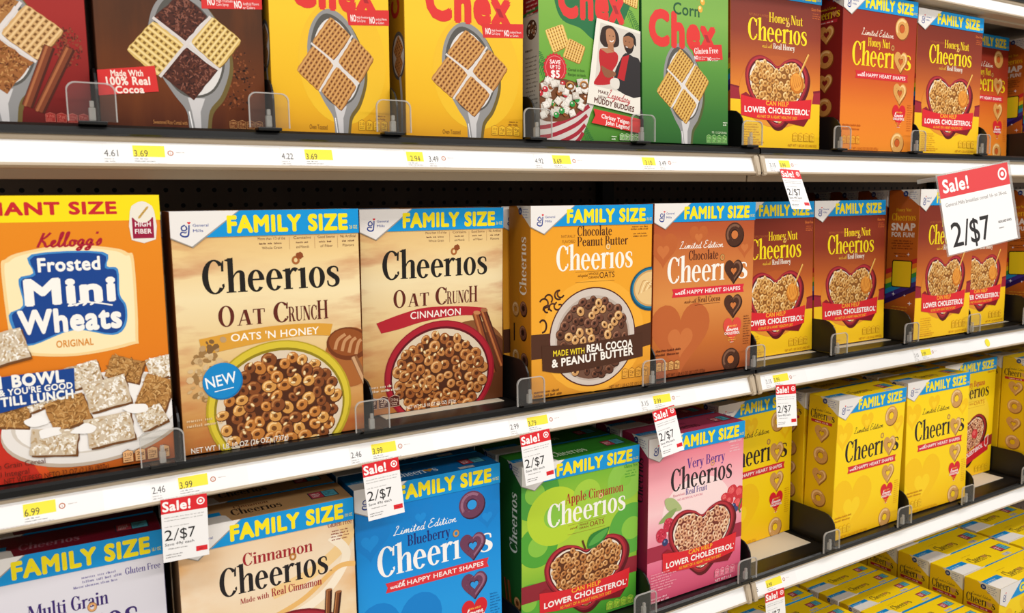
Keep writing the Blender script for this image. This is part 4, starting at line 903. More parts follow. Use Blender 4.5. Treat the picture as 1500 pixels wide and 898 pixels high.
def muddy(A):
    A.poly(spline([(24, 240), (30, 196), (44, 172), (76, 164), (96, 152), (118, 146), (150, 166), (166, 190), (176, 212), (178, 240)], 4), '1f6a3c')
    chexword(A, 38, 180, 50, 122)
    A.lines(6, 210, 22, 2, 6, 3.4, 'e6eed6')
    A.chex([(11, 155), (44, 167), (56, 138), (26, 124)], 'd9ae56', '96641e', 'ecca80', 7); A.chex([(55, 148), (86, 138), (75, 112), (43, 120)], 'd0a04a', '8a581c', 'e6c078', 7); A.chex([(161, 222), (192, 228), (188, 203), (160, 210)], 'd9ae56', '96641e', 'ecca80', 6)
    for x, y, s_ in ((178, 186, 1), (4, 112, 2), (84, 14, 3), (8, 96, 4)):
        for i in range(9):
            t = i / 8; px, py = x - 8 + 18 * t, y + 14 - 26 * t
            A.stroke([(px, py), (px + 9, py - 3)], 1, '2c6e34'); A.stroke([(px, py), (px - 3, py - 9)], 1, '2c6e34')
    A.poly(ellpts(29, 103, 20, 20, 44), 'c4222c')
    A.polys([ellpts(29 + 19.5 * cos(i * pi / 11), 103 + 19.5 * sin(i * pi / 11), 2.2, 2.2, 6) for i in range(22)], 'c4222c'); A.ring(29, 103, 17.6, 17.6, .7, 'e8888a')
    A.txt('SAVE', 29, 109, 5.4, 'f3e8e4', width=19, al='c', bold=.03); A.txt('UP TO', 29, 102, 5, 'f3e8e4', width=18, al='c', bold=.03); A.txt('$5', 29, 90, 9.6, 'f3e8e4', width=15, al='c', bold=.04)
    A.txt('Cereal in box.', 53, 101, 4, '33571c', width=32); A.txt('Recipe on back.', 53, 94, 4, '33571c', width=34)
    # bowl of snack mix
    A.poly(spline([(-20, 66), (96, 70), (94, 40), (78, 8), (64, -8), (-20, -8)], 3), 'c9c0ba')
    for i, (y0, c) in enumerate(((58, '9c2030'), (42, '9c2030'), (28, '9c2030'), (14, '9c2030'), (2, '9c2030'))):
        A.stroke([(-20, y0 - 26), (20, y0 - 22), (64, y0 - 6), (96 - i * 4, y0 + 10)], 6, c)
    A.poly(spline([(-4, 34), (20, 26), (60, 34), (96, 66), (88, 78), (50, 88), (10, 86), (-4, 70)], 4, True), '6a3c1c')
    rnd = random.Random(8)
    for i in range(64):
        x, y = rnd.uniform(0, 90), rnd.uniform(34, 86)
        if y < 24 + (x / 96) ** 2 * 38: continue
        k = rnd.random()
        if k < .55:
            a = rnd.uniform(0, pi); r = 8.5; A.poly([(x + r * cos(a + j * pi / 2), y + r * sin(a + j * pi / 2) * .85) for j in range(4)], 'b8aca0'); A.poly([(x + r * .86 * cos(a + j * pi / 2), y + .8 + r * .8 * sin(a + j * pi / 2) * .85) for j in range(4)], rnd.choice(('ddd6cc', 'cdc4b8', 'e4ded6'))); A.specks(x, y, 6, 5, ['a8988a', 'f0ebe4'], 8, .8, i)
        elif k < .7: A.polys(arcq(x, y, 8, 6, 3, 3, 0, 360), '8a5420'); A.polys(arcq(x, y + .6, 7.4, 5.4, 1.2, 1.2, 20, 200), 'c98f4a')
        else: A.ell(x, y, 5, 4.4, rnd.choice(('b8202c', '2a8a3c', 'b8202c', '8a4a1c'))); A.ell(x - 1, y + 1.4, 1.6, 1.2, 'e8d8d0')
    # printed snapshot of a couple in party clothes
    A.poly([(106, 181), (193, 169), (193, 41), (86, 56)], 'e4ded2'); A.poly([(113, 175), (193, 165), (193, 70), (101, 82)], 'cfc7bc')
    A.poly(spline([(117, 168), (112, 150), (118, 142), (124, 140), (146, 142), (150, 152), (146, 164), (134, 172)], 4, True), '2e1a12'); A.poly(spline([(124, 164), (126, 146), (134, 142), (142, 150), (141, 163), (133, 168)], 4, True), 'b07a56')
    A.poly([(128, 145), (138, 145), (140, 134), (126, 134)], 'a8724e'); A.poly(spline([(112, 136), (126, 138), (146, 132), (146, 118), (136, 104), (138, 88), (100, 84), (112, 104), (110, 122)], 4, True), 'b51c22'); A.poly([(112, 137), (127, 139), (140, 134), (126, 131)], 'b07a56')
    A.polys([ellpts(131, 157, 1.2, .7, 6), ellpts(138, 157, 1.2, .7, 6)], '1c100c'); A.stroke([(131, 150), (135, 148.6), (139, 151)], 1.3, 'f0e6e0')
    A.poly(spline([(150, 120), (162, 134), (178, 130), (193, 122), (193, 70), (146, 78), (140, 100)], 3, True), '2a2526'); A.poly([(156, 128), (170, 132), (160, 92), (146, 96)], 'b51c22')
    A.poly(spline([(158, 158), (160, 142), (168, 134), (178, 140), (180, 156), (170, 162)], 4, True), '9a6644'); A.poly(spline([(158, 158), (170, 166), (182, 160), (184, 146), (179, 150), (178, 157), (168, 160)], 4, True), '1c1412'); A.poly(spline([(160, 146), (166, 134), (176, 136), (180, 148), (174, 142), (166, 143)], 4, True), '221612'); A.polys([ellpts(163, 152, 1.2, .7, 6), ellpts(170, 151, 1.2, .7, 6)], '1c100c'); A.stroke([(163, 143.6), (167, 143)], 1.2, 'eadfd8')
    A.poly(spline([(114, 112), (122, 96), (140, 98), (142, 104), (126, 108)], 4, True), '8a5438'); A.poly(spline([(132, 92), (134, 82), (148, 80), (150, 92), (142, 96)], 4, True), 'd9d2c8')
    A.txt('MAKE', 108, 72, 4.6, '5a2418', width=20, bold=.02, rot=-8); A.txt('NEW', 108, 64, 4.6, '5a2418', width=16, bold=.02, rot=-8); A.script('Legendary', 126, 66, 13, 'b8323a', width=46, rot=-9, wt=.09); A.txt('MUDDY BUDDIES', 100, 57.5, 7.6, '5a2418', width=80, bold=.03, rot=-8)
    A.poly([(99, 48), (193, 36), (193, 14), (95, 27), (102, 38)], 'd2302e'); A.txt('Chrissy Teigen', 114, 35, 6, 'f3e6e2', width=56, bold=.03, rot=-8); A.txt('John Legend', 122, 26, 6, 'f3e6e2', width=48, bold=.03, rot=-8)
    A.icons(150, 3, 40, 10, 4, '5a9a38', 'e0ead0', '150'); A.lines(134, 7, 14, 2, 4, 2.4, 'e0ead0')
def muddy_side(A):
    A.rect(0, 180, A.w, 284, '8e1620'); A.poly([(0, 180), (A.w, 188), (A.w, 184), (0, 176)], '2a6a30'); A.rect(0, 0, A.w, 178, 'b9b2a6')
    A.lines(30, 215, 30, 8, 6, 3, 'd0a8a0', seed=3); A.ell(44, 158, 14, 14, '4a2c20'); A.specks(44, 158, 11, 11, ['c9b8a8', '7a4a30'], 40, 2, 3); A.lines(26, 128, 34, 1, 6, 4, '3a2a20'); A.lines(26, 118, 34, 12, 6, 2.4, '6a6258', seed=5)
carton('chex_muddy', 193, 62, 284, muddy, MUD, '8a857c', '7a1c20', muddy_side)

# ---- frosted wheat carton
MIN = grad('mini_wheat_print', [(0, 'bc5a18'), (.06, 'd06c18'), (.14, 'de7c18'), (.31, 'e48a1a')])
def mini(A):
    sh = lambda p: (p[0] - 45, p[1])
    A.tm = sh
    A.rect(45, 282, 235, 310, 'f2d912'); A.txt('GIANT SIZE', 61, 290, 12.5, 'c4242a', width=129, bold=.045)
    A.poly([(0, 86), (64, 86), (80, 44), (98, 0), (0, 0)], 'c22c1c'); A.poly([(64, 86), (80, 44), (98, 0), (108, 0), (84, 50), (72, 88)], 'd9501c')
    A.poly(spline([(80, 152), (77, 232), (82, 244), (98, 251), (140, 257), (184, 252), (199, 246), (205, 236), (204, 152), (197, 141), (140, 134), (88, 141)], 5, True), 'f0cf92')
    A.poly(spline([(83, 154), (80, 230), (85, 241), (99, 248), (140, 254), (183, 249), (196, 243), (202, 234), (201, 154), (194, 144), (140, 137), (91, 144)], 5, True), 'f6e3b4')
    B = '16418a'
    A.script("Kellogg's", 110, 255, 16, 'a8182e', width=64, wt=.13, rot=1)
    A.poly(spline([(106, 248), (174, 248), (177, 232), (188, 228), (188, 200), (194, 186), (192, 164), (178, 154), (140, 163), (100, 150), (88, 156), (80, 184), (94, 194), (92, 222), (106, 228)], 4, True), '3f86c4')
    A.poly(spline([(108, 246), (172, 246), (175, 230), (186, 226), (186, 199), (192, 185), (190, 166), (177, 156), (140, 165), (101, 152), (90, 158), (83, 184), (96, 193), (94, 220), (108, 226)], 4, True), B)
    A.txt('Frosted', 111, 229, 14, 'f2efe8', width=59, bold=.035)
    A.txt('Mini', 98, 194, 26, 'f2efe8', width=84, bold=.05)
    A.txt('Wheats', 89, 163, 24, 'f2efe8', width=98, bold=.045)
    A.stroke([(138, 190), (156, 193), (180, 188)], 1.6, 'f2efe8'); A.polys([ellpts(138 + i * 3.6, 191 + (i % 2) * 3 , 2.6, 1.2, 8, 30 - 60 * (i % 2)) for i in range(7)], 'f2efe8')
    A.txt('ORIGINAL', 140, 145, 7.5, 'd98a2c', width=36, al='c', bold=.02)
    A.poly(spline([(204, 260), (229, 260), (229, 292), (224, 300), (217, 303), (209, 300), (204, 292)], 2, True), 'e6dfd4'); A.rect(205.5, 261.5, 227.5, 285, '96163a'); A.ell(216.5, 290, 11, 11, 'e8e0d0', 0, 30); A.polys([ellpts(214 + i * 2.4, 286 + i * 3, 3, 1.3, 8, 50) for i in range(4)], 'c9a050')
    A.txt('HIGH', 216.5, 275, 5, 'f0e2e0', width=16, al='c', bold=.03); A.txt('FIBER', 216.5, 267, 5, 'f0e2e0', width=17, al='c', bold=.03)
    # white bowl with frosted biscuits and milk
    A.ell(158, 58, 96, 50, 'bfae9c', 6, 48); A.ell(158, 62, 95, 50, 'e6e0da', 6, 48); A.ell(160, 66, 88, 43, 'd2c8bc', 6, 48); A.ell(160, 64, 84, 39, 'f0ebe6', 6, 40)
    rnd = random.Random(12)
    for (x, y, wd, ht, rot, fr) in ((74, 74, 34, 24, -10, 0), (146, 112, 34, 26, 12, 1), (188, 114, 36, 26, -20, 0), (226, 112, 30, 26, 10, 1), (104, 92, 34, 22, 20, 1), (128, 72, 40, 34, 14, 0), (168, 88, 44, 34, 10, 1), (218, 82, 34, 40, -24, 0), (112, 40, 46, 30, -8, 1), (168, 46, 48, 34, 6, 1), (72, 150, 44, 34, 12, 1), (212, 54, 30, 24, 20, 1)):
        c, s_ = cos(RAD(rot)), sin(RAD(rot)); q = [(x + a * wd / 2 * c - b * ht / 2 * s_, y + a * wd / 2 * s_ + b * ht / 2 * c) for a, b in ((-1, -1), (1, -1), (1, 1), (-1, 1))]
        A.crumb([(px + 1.5, py - 2.5) for px, py in q], '6e4420', ['6e4420'], 2, 1)
        if fr: A.crumb(q, 'cbb89e', ['efe8dc', 'f4efe6', 'b89a72', 'dccdb4'], 150, int(x), 6, 2.2)
        else: A.crumb(q, 'ad7a40', ['7c5022', 'd0a468', 'c08e50', '8f6230'], 150, int(x), 9, 1.5)
    for x, y in ((108, 52), (142, 50), (196, 66), (96, 66)): A.blob(x, y, 12, 6, 'f2eeea', int(x), 9, .3)
    A.poly([(45, 76), (45, 118), (137, 121), (136, 93)], B)
    A.txt('1 BOWL', 66, 106.5, 12.5, 'f2efe8', width=60, bold=.05, rot=.5); A.txt("& YOU'RE GOOD", 65, 98, 6.6, 'f2efe8', width=69, bold=.035, rot=.6); A.txt('TILL LUNCH', 66, 86.5, 9.4, 'f2efe8', width=68, bold=.045, rot=1)
    A.icons(178, 4, 52, 15, 4, 'e8b078', '5a2c14', '210'); A.txt('NET WT/PESO NETO 32 OZ (2 LB) (907g)', 62, .5, 6, '5a2210', width=102); A.txt('Whole Grain Cereal', 40, 18, 5.6, '5a1c10', width=62); A.txt('Cereal Integral', 40, 9, 5.6, '5a1c10', width=46)
carton('mini', 190, 72, 310, mini, MIN, 'b5661a', 'd9881e', None)

# ================================================================ the gondola: back panel, shelves
ZT, ZM, ZL = .0969, -.2900, -.6817
ZU = .4400
DECKS = [('top', ZU), ('t', ZT), ('m', ZM), ('l', ZL)]
XS = (-1.33, -.11, 1.11, 2.33, 3.55)
BEIGE = mat('b9a78e', .45, .4); BLK = mat('0b0a09', .28, .45); WHT = mat('f3f1ef', .35, .4); DARKSTEEL = mat('12100f', .38, .45)
mt, nt, b = nodes('pegboard', .5, .35)
tc = nt.nodes.new('ShaderNodeTexCoord'); sp = nt.nodes.new('ShaderNodeSeparateXYZ'); nt.links.new(tc.outputs['Object'], sp.inputs[0])
acc = []
for ax in (0, 2):
    k = nt.nodes.new('ShaderNodeMath'); k.operation = 'DIVIDE'; k.inputs[1].default_value = .0254; nt.links.new(sp.outputs[ax], k.inputs[0])
    fr_ = nt.nodes.new('ShaderNodeMath'); fr_.operation = 'FRACT'; nt.links.new(k.outputs[0], fr_.inputs[0])
    sb = nt.nodes.new('ShaderNodeMath'); sb.operation = 'SUBTRACT'; sb.inputs[1].default_value = .5; nt.links.new(fr_.outputs[0], sb.inputs[0])
    sq = nt.nodes.new('ShaderNodeMath'); sq.operation = 'MULTIPLY'; nt.links.new(sb.outputs[0], sq.inputs[0]); nt.links.new(sb.outputs[0], sq.inputs[1]); acc.append(sq)
ad = nt.nodes.new('ShaderNodeMath'); ad.operation = 'ADD'; nt.links.new(acc[0].outputs[0], ad.inputs[0]); nt.links.new(acc[1].outputs[0], ad.inputs[1])
lt = nt.nodes.new('ShaderNodeMath'); lt.operation = 'LESS_THAN'; lt.inputs[1].default_value = .021; nt.links.new(ad.outputs[0], lt.inputs[0])
mx = nt.nodes.new('ShaderNodeMix'); mx.data_type = 'RGBA'; mx.inputs[6].default_value = lin('7a6656'); mx.inputs[7].default_value = lin('0a0807'); nt.links.new(lt.outputs[0], mx.inputs[0]); nt.links.new(mx.outputs[2], b.inputs['Base Color'])
PEG = mt
bm = bmesh.new(); bxm(bm, -1.4, .45, -1.4, 4.9, .47, 1.0); o = finish('wall_back', bm, [PEG]); o['kind'] = 'structure'
FL = -1.36
bm = bmesh.new(); bxm(bm, -4, -5, FL - .05, 6, 1, FL); o = finish('floor', bm, [mat('cfc8bd', .25, .5)]); o['kind'] = 'structure'
for i, x in enumerate(XS):
    bm = bmesh.new(); bxm(bm, x - .016, .425, FL, x + .016, .45, 1.0, 0, .002); o = finish('trim_%d' % (i + 1), bm, [DARKSTEEL]); o['kind'] = 'structure'

def prism(bm, prof, x0, x1, mi=0):
    a = [bm.verts.new((x0, y, z)) for y, z in prof]; c = [bm.verts.new((x1, y, z)) for y, z in prof]; n = len(prof)
    fs = [bm.faces.new(a[::-1]), bm.faces.new(c)] + [bm.faces.new((a[i], a[(i + 1) % n], c[(i + 1) % n], c[i])) for i in range(n)]
    for f in fs: f.material_index = mi
LANES = {'m': [(.392, .644), (.644, .885), (1.127, 1.362), (1.362, 1.597), (1.597, 1.829), (1.829, 2.06)], 'l': [(.575, .815), (.815, 1.10), (1.12, 1.357), (1.598, 1.836), (1.836, 2.07)], 't': [], 'top': []}
CREAM = mat('cbbfaa', .6, .3)
RN = {'top': 'the uppermost shelf', 't': 'the eye-level shelf', 'm': 'the middle shelf', 'l': 'the low shelf'}
SN = ['at far left', 'left of the price-rail joint', 'right of the price-rail joint', 'at far right']
for k, z in DECKS:
    for si in range(4):
        x0, x1 = XS[si] + .002, XS[si + 1] - .002
        if si == 0 and k != 't' and k != 'm': continue
        root = bpy.data.objects.new('gondola_shelf', None); COL.objects.link(root); root.location = ((x0 + x1) / 2, 0, z)
        tag(root, {'top': 'black and beige steel shelf above the top cereal row', 't': 'eye-level steel shelf carrying square-biscuit and honey cereals', 'm': 'middle steel shelf carrying oat and chocolate cereals', 'l': 'low steel shelf carrying fruit-flavoured and yellow cereals'}[k] + ', ' + SN[si], 'shelf', 'gondola shelves')
        h0, h1 = x0 - (x0 + x1) / 2, x1 - (x0 + x1) / 2
        LB, LL = (-.034, -.050) if k == 'top' else (-.05, -.0575)
        bm = bmesh.new(); prism(bm, [(.012, -.0005), (.448, -.0005), (.448, -.012), (.10, -.012), (.095, LB), (.034, LB), (.03, -.02), (.012, -.02)], h0, h1, 0)
        bm.normal_update()
        for f in bm.faces:
            if f.calc_center_median().z < -.011: f.material_index = 1
        finish('deck', bm, [DARKSTEEL, BEIGE], root)
        bm = bmesh.new(); prism(bm, [(.0125, .0005), (.004, .0), (.001, -.003), (.0005, -.0095), (.003, -.0115), (.0125, -.0115)], h0, h1); finish('bumper_rail', bm, [BLK], root)
        # tilted price channel: painted frame with a white insert
        bm = bmesh.new(); prism(bm, [(.0125, -.0115), (.0055, -.0115), (.0055, -.0155), (.0085, -.0175), (.0125, -.0175)], h0, h1)
        prism(bm, [(.0012, -.0435), (-.0022, -.0415), (-.003, -.0445), (.001, -.047), (.03, -.047), (.03, -.0435)], h0, h1)
        prism(bm, [(.0118, -.0175), (.0024, -.0435), (.0044, -.0435), (.0138, -.0175)], h0, h1); prism(bm, [(.03, -.046), (.036, -.046), (.036, LL), (.031, LL)], h0, h1)
        pc = finish('price_channel', bm, [BEIGE], root)
        bm = bmesh.new(); prism(bm, [(.0090, -.0172), (-.0004, -.0432), (.0022, -.0434), (.0116, -.0174)], h0 + .006, h1 - .006); finish('white_insert', bm, [WHT], pc)
        for sx, xx in ((1, h0), (-1, h1)):
            bm = bmesh.new(); prism(bm, [(.012, -.0120), (.0045, -.0125), (.003, -.016), (-.0055, -.0435), (-.004, -.0485), (.012, -.0495)], min(xx, xx + sx * .011), max(xx, xx + sx * .011))
            bmesh.ops.bevel(bm, geom=list(bm.edges), offset=.0016, segments=2, affect='EDGES'); finish('end_cap', bm, [BEIGE], root)
        for a, c in LANES[k]:
            if x0 < (a + c) / 2 < x1:
                bm = bmesh.new(); bxm(bm, a + .03 - (x0 + x1) / 2, .045, -.0005, c - .03 - (x0 + x1) / 2, .40, .0004); finish('glide_sheet', bm, [CREAM], root)
# base deck
for si in (2, 3):
    x0, x1 = XS[si] + .002, XS[si + 1] - .002; zb = -1.155
    root = bpy.data.objects.new('base_deck', None); COL.objects.link(root); root.location = ((x0 + x1) / 2, 0, FL)
    tag(root, 'deep floor-level base shelf under the yellow boxes, ' + SN[si], 'shelf', 'base decks')
    h0, h1 = x0 - (x0 + x1) / 2, x1 - (x0 + x1) / 2
    bm = bmesh.new(); bxm(bm, h0, -.36, zb - FL - .02, h1, .448, zb - FL, 0); finish('deck', bm, [DARKSTEEL], root)
    bm = bmesh.new(); bxm(bm, h0, -.36, 0, h1, -.34, zb - FL - .02, 0); finish('kick_plate', bm, [BEIGE], root)

# ================================================================ dividers
CLR = clear_mat('clear_plastic'); RIM = clear_mat('clear_plastic_edge', (.86, .86, .85, 1), .3, .36)
def divider():
    root = bpy.data.objects.new('shelf_divider', None); COL.objects.link(root)
    bm = bmesh.new(); P = [(.004, .0015), (.004, .036)] + [(.032 - .028 * cos(a), .036 + .028 * sin(a)) for a in (pi / 8, pi / 4, 3 * pi / 8, pi / 2)] + [(.41, .064), (.41, .0015)]
    a = [bm.verts.new((-.0012, y, z)) for y, z in P]; c = [bm.verts.new((.0012, y, z)) for y, z in P]; n = len(P)
    bm.faces.new(a); bm.faces.new(c[::-1]); [bm.faces.new((a[i], c[i], c[(i + 1) % n], a[(i + 1) % n])) for i in range(n)]
    bmesh.ops.recalc_face_normals(bm, faces=list(bm.faces)); finish('wall', bm, [DARKSTEEL], root)
    bm = bmesh.new(); bxm(bm, -.006, .005, .0005, .006, .41, .0011); finish('base_strip', bm, [BLK], root)
    bm = bmesh.new(); bxm(bm, -.014, -.0085, -.001, .014, .008, .0026, 0, .001); finish('foot_clip', bm, [BLK], root)
    def plate(e, y0, y1):
        r, hw, ht = .009, .0240 - e, .0430 - e
        P = [(-hw, .002)] + [(-hw + r - r * cos(a_), ht - r + r * sin(a_)) for a_ in [i * pi / 12 for i in range(7)]] + [(hw - r + r * sin(a_), ht - r + r * cos(a_)) for a_ in [i * pi / 12 for i in range(7)]] + [(hw, .002)]
        return P
    bm = bmesh.new(); P = plate(.0012, 0, 0)
    for f, y in ((0, -.0075), (1, -.0055)):
        v = [bm.verts.new((x, y, z)) for x, z in P]; bm.faces.new(v if f == 0 else v[::-1])
    fs = finish('front_stop', bm, [CLR], root)
    bm = bmesh.new(); A_, B_ = plate(0, 0, 0), plate(.0013, 0, 0)
    for i in range(len(A_) - 1):
        q = [A_[i], A_[i + 1], B_[i + 1], B_[i]]
        f1 = [bm.verts.new((x, -.0078, z)) for x, z in q]; f2 = [bm.verts.new((x, -.0052, z)) for x, z in q]
        bm.faces.new(f1); bm.faces.new(f2[::-1])
        for j in range(4): bm.faces.new((f1[j], f1[(j + 1) % 4], f2[(j + 1) % 4], f2[j]))
    finish('rim', bm, [RIM], fs)
    bm = bmesh.new(); bxm(bm, -.0035, -.0052, .003, .0035, .0015, .017, 0, .0014); bxm(bm, -.0022, -.0052, .017, .0022, -.001, .024, 0, .001); finish('clip', bm, [RIM], root)
    return root
DV = {'t': [(.08, .0865), (.268, .2765), (.427, .4365), (.648, .6495), (.842, .8505), (1.082, 1.0715), (1.318, 1.327), (1.552, 1.570), (1.785, 1.815), (2.09, 2.113)],
      'm': [(.126, .147), (.383, .388), (.630, .6335), (.866, .8785), (1.1, 1.1142), (1.328, 1.3315), (1.557, 1.571), (1.784, 1.7882), (2.01, 2.030)],
      'l': [(.106, .132), (.348, .3665), (.602, .622), (.850, .8695), (1.090, 1.110), (1.324, 1.348), (1.560, 1.590), (1.795, 1.836), (2.047, 2.073)]}
ORD = ['first', 'second', 'third', 'fourth', 'fifth', 'sixth', 'seventh', 'eighth', 'ninth', 'tenth', 'eleventh', 'twelfth']
proto_d = None
for k, z in DECKS[1:]:
    for i, (x, wx) in enumerate(DV[k]):
        o = divider() if proto_d is None else copy_tree(proto_d); proto_d = proto_d or o
        o.location = (x, 0, z)
        for c_ in o.children:
            if c_.name.startswith(('wall', 'base')): c_.location.x = wx - x
        tag(o, 'clear-fronted black shelf divider, %s from the left on %s' % (ORD[i], RN[k]), 'shelf divider', 'shelf dividers between the boxes')

# ================================================================ cereal boxes in place
def put(key, x, y, z, yaw, lean, w_, h_, label, group=None, dk=None):
    o, (W, D, H), used = PROTO[key]
    if used: o = copy_tree(o)
    PROTO[key][2] = True
    lean = max(-2.6, min(2.2, lean))
    lift = max(0, D / 1000 * sin(RAD(lean))) + .0012
    o.location = (x, y, z + lift); o.rotation_euler = (-RAD(lean), 0, RAD(yaw)); o.scale = (w_ / W * 1000, dk or 1, h_ / H * 1000)
    return tag(o, label, 'cereal box', group)
def rows(key, x, y, z, yaw, lean, w_, h_, label, n=0, dy=.0725, dx=0, group=None, blabel=None):
    put(key, x, y, z, yaw, lean, w_, h_, label, group)
    for i in range(n):
        put(key, x + dx * (i + 1), y + dy * (i + 1), z, yaw, max(lean, 0), w_, h_,
            '%s, %s behind the front one' % (blabel, ('first box', 'second box', 'third box', 'fourth box')[i]), group)
# top row
rows('chex_cin', -.110, .022, ZT, 1.0, -2.4, .1925, .2735, 'red carton with cinnamon sticks and a spoon of square biscuits')
rows('chex_choc', .0895, .022, ZT, 2.0, -2.6, .1835, .2765, 'dark brown carton with cocoa squares and a red cocoa flash', 1, .066, group='brown cocoa square cereal cartons', blabel='dark brown cocoa squares carton')
rows('chex_wheat', .279, .022, ZT, .6, -2.4, .1557, .2725, 'yellow square-biscuit carton beside the dark brown carton', group='yellow wheat square cartons')
put('chex_wheat', .456, .022, ZT, .2, -1.9, .1843, .2775, 'yellow square-biscuit carton beside the red-bowl green carton', 'yellow wheat square cartons')
put('chex_wheat', .456, .090, ZT, .2, 0, .1843, .2775, 'yellow square-biscuit carton, behind the wide yellow one', 'yellow wheat square cartons')
rows('chex_muddy', .663, .012, ZT, -.2, .2, .186, .284, 'green carton with a snapshot of a couple and snack bowl', 1, .066, group='green holiday recipe cartons', blabel='green snapshot carton')
rows('chex_corn', .8535, .009, ZT, .2, 1.0, .188, .284, 'green corn square cereal carton with a single spoon', group='green corn cartons')
rows('honey_nut', 1.0745, .037, ZT, -1.2, 1.0, .2285, .293, 'brown-orange heart bowl carton on the eye-level shelf beside the green corn carton', 1, group='honey nut cartons', blabel='eye-level brown-orange heart bowl carton by the green one')
rows('le_honey', 1.337, .016, ZT, -1.0, -.3, .221, .2915, 'red-orange carton with happy heart shapes, nearer of two on the eye-level shelf', 2, group='honey heart shape cartons', blabel='red-orange happy heart carton')
rows('honey_nut', 1.578, .021, ZT, -.6, .3, .229, .287, 'brown-orange heart bowl carton between two red-orange happy heart cartons', 1, group='honey nut cartons', blabel='brown-orange heart bowl carton between happy heart cartons')
rows('le_honey', 1.892, .113, ZT, .8, 1.8, .215, .291, 'red-orange carton with happy heart shapes, pushed back and farther along', group='honey heart shape cartons')
rows('honey_nut', 2.125, .02, ZT, 0, 0, .200, .2915, 'orange-sided carton at the right end of the eye-level shelf', 2, group='honey nut cartons', blabel='orange-sided carton at the eye-level shelf end')
# middle row
rows('mini', -.048, .020, ZM, -1.4, -2.1, .190, .310, 'orange giant size carton of frosted wheat biscuits with blue lettering')
rows('oat_honey', .152, .016, ZM, -1.3, -1.2, .226, .291, 'parchment oat carton with yellow bowl and blue NEW disc', 1, group='parchment oat cartons', blabel='parchment oat carton with yellow bowl')
rows('oat_cinnamon', .398, .066, ZM, -.7, -2.4, .224, .290, 'parchment oat carton with red bowl and cinnamon sticks', 1, group='parchment oat cartons', blabel='parchment oat carton with red bowl')
rows('choc_pb', .648, .021, ZM, -4.3, -.9, .220, .291, 'golden carton with cocoa rings bowl and peanut butter cup', 2, .074, -.004, group='golden peanut butter cartons', blabel='golden peanut butter carton')
rows('le_choc', .887, .024, ZM, -2.4, -1.1, .223, .292, 'copper brown carton with dark chocolate hearts', 1, group='copper chocolate heart cartons', blabel='copper brown chocolate heart carton')
rows('honey_nut', 1.1168, .057, ZM, 0, 1.0, .2125, .291, 'brown-orange heart bowl carton on the middle shelf beside the copper carton', 2, group='honey nut cartons', blabel='heart bowl carton, middle shelf beside the copper carton')
rows('honey_nut', 1.337, .059, ZM, -.2, 1.5, .222, .291, 'brown-orange heart bowl carton on the middle shelf, second right of the copper carton', 2, group='honey nut cartons', blabel='heart bowl carton, second lane right of the copper')
rows('honey_nut', 1.5865, .009, ZM, -.7, -.5, .197, .313, 'orange-sided carton partly hidden by the large sale sign', 3, group='honey nut cartons', blabel='orange-sided carton under the large sale sign')
rows('honey_nut', 1.792, .047, ZM, .2, .2, .215, .297, 'brown-orange carton just right of the one behind the large sale sign', 1, group='honey nut cartons', blabel='brown-orange carton right of the sale sign lane')
rows('honey_nut', 2.050, .006, ZM, .1, 2, .200, .312, 'orange-sided carton at the right end of the middle shelf', 1, group='honey nut cartons', blabel='orange-sided carton at the middle shelf end')
# low row
rows('multi', -.095, .050, ZL, -2, .5, .220, .297, 'pale lavender carton with purple lettering and maroon lid', 3, group='pale lavender cartons', blabel='pale lavender carton with maroon lid')
rows('cinnamon', .139, .034, ZL, -1.2, -.7, .224, .296, 'cream cinnamon carton with black lettering and tan lid', 3, group='cream cinnamon cartons', blabel='cream cinnamon carton')
rows('le_blue', .370, .043, ZL, -1.1, -.1, .230, .298, 'bright blue carton with purple rings and hearts', 3, group='bright blue cartons', blabel='bright blue carton')
rows('apple', .635, .040, ZL, -.9, -1.6, .230, .285, 'green apple carton with red heart bowl and leaf', 3, group='green apple cartons', blabel='green apple carton')
rows('berry', .874, .019, ZL, -.4, -.8, .223, .294, 'pink carton with berries around a red heart bowl', 3, group='pink berry cartons', blabel='pink berry carton')
rows('le_yellow', 1.122, .103, ZL, 2, -.1, .220, .298, 'yellow happy heart carton pushed back beside the pink carton', 2, group='yellow happy heart cartons on the low shelf', blabel='yellow happy heart carton beside the pink lane')
rows('le_yellow', 1.358, .021, ZL, -.2, -1.7, .217, .294, 'yellow happy heart carton at the front with its left side showing', 3, group='yellow happy heart cartons on the low shelf', blabel='yellow happy heart carton in the side-showing lane')
rows('le_yellow', 1.604, .024, ZL, -1.6, .7, .223, .294, 'yellow happy heart carton right of the one with its side showing', 3, group='yellow happy heart cartons on the low shelf', blabel='yellow happy heart carton right of the side-showing lane')
rows('straw', 1.847, .094, ZL, -.3, -.5, .220, .294, 'yellow carton with a dark red heart bowl on the low shelf', 2, group='yellow strawberry cartons', blabel='yellow carton with dark red bowl')
rows('le_yellow', 2.080, .013, ZL, 0, -.1, .220, .295, 'yellow happy heart carton at the far right of the low shelf', 2, group='yellow happy heart cartons on the low shelf', blabel='yellow happy heart carton at the far right lane')
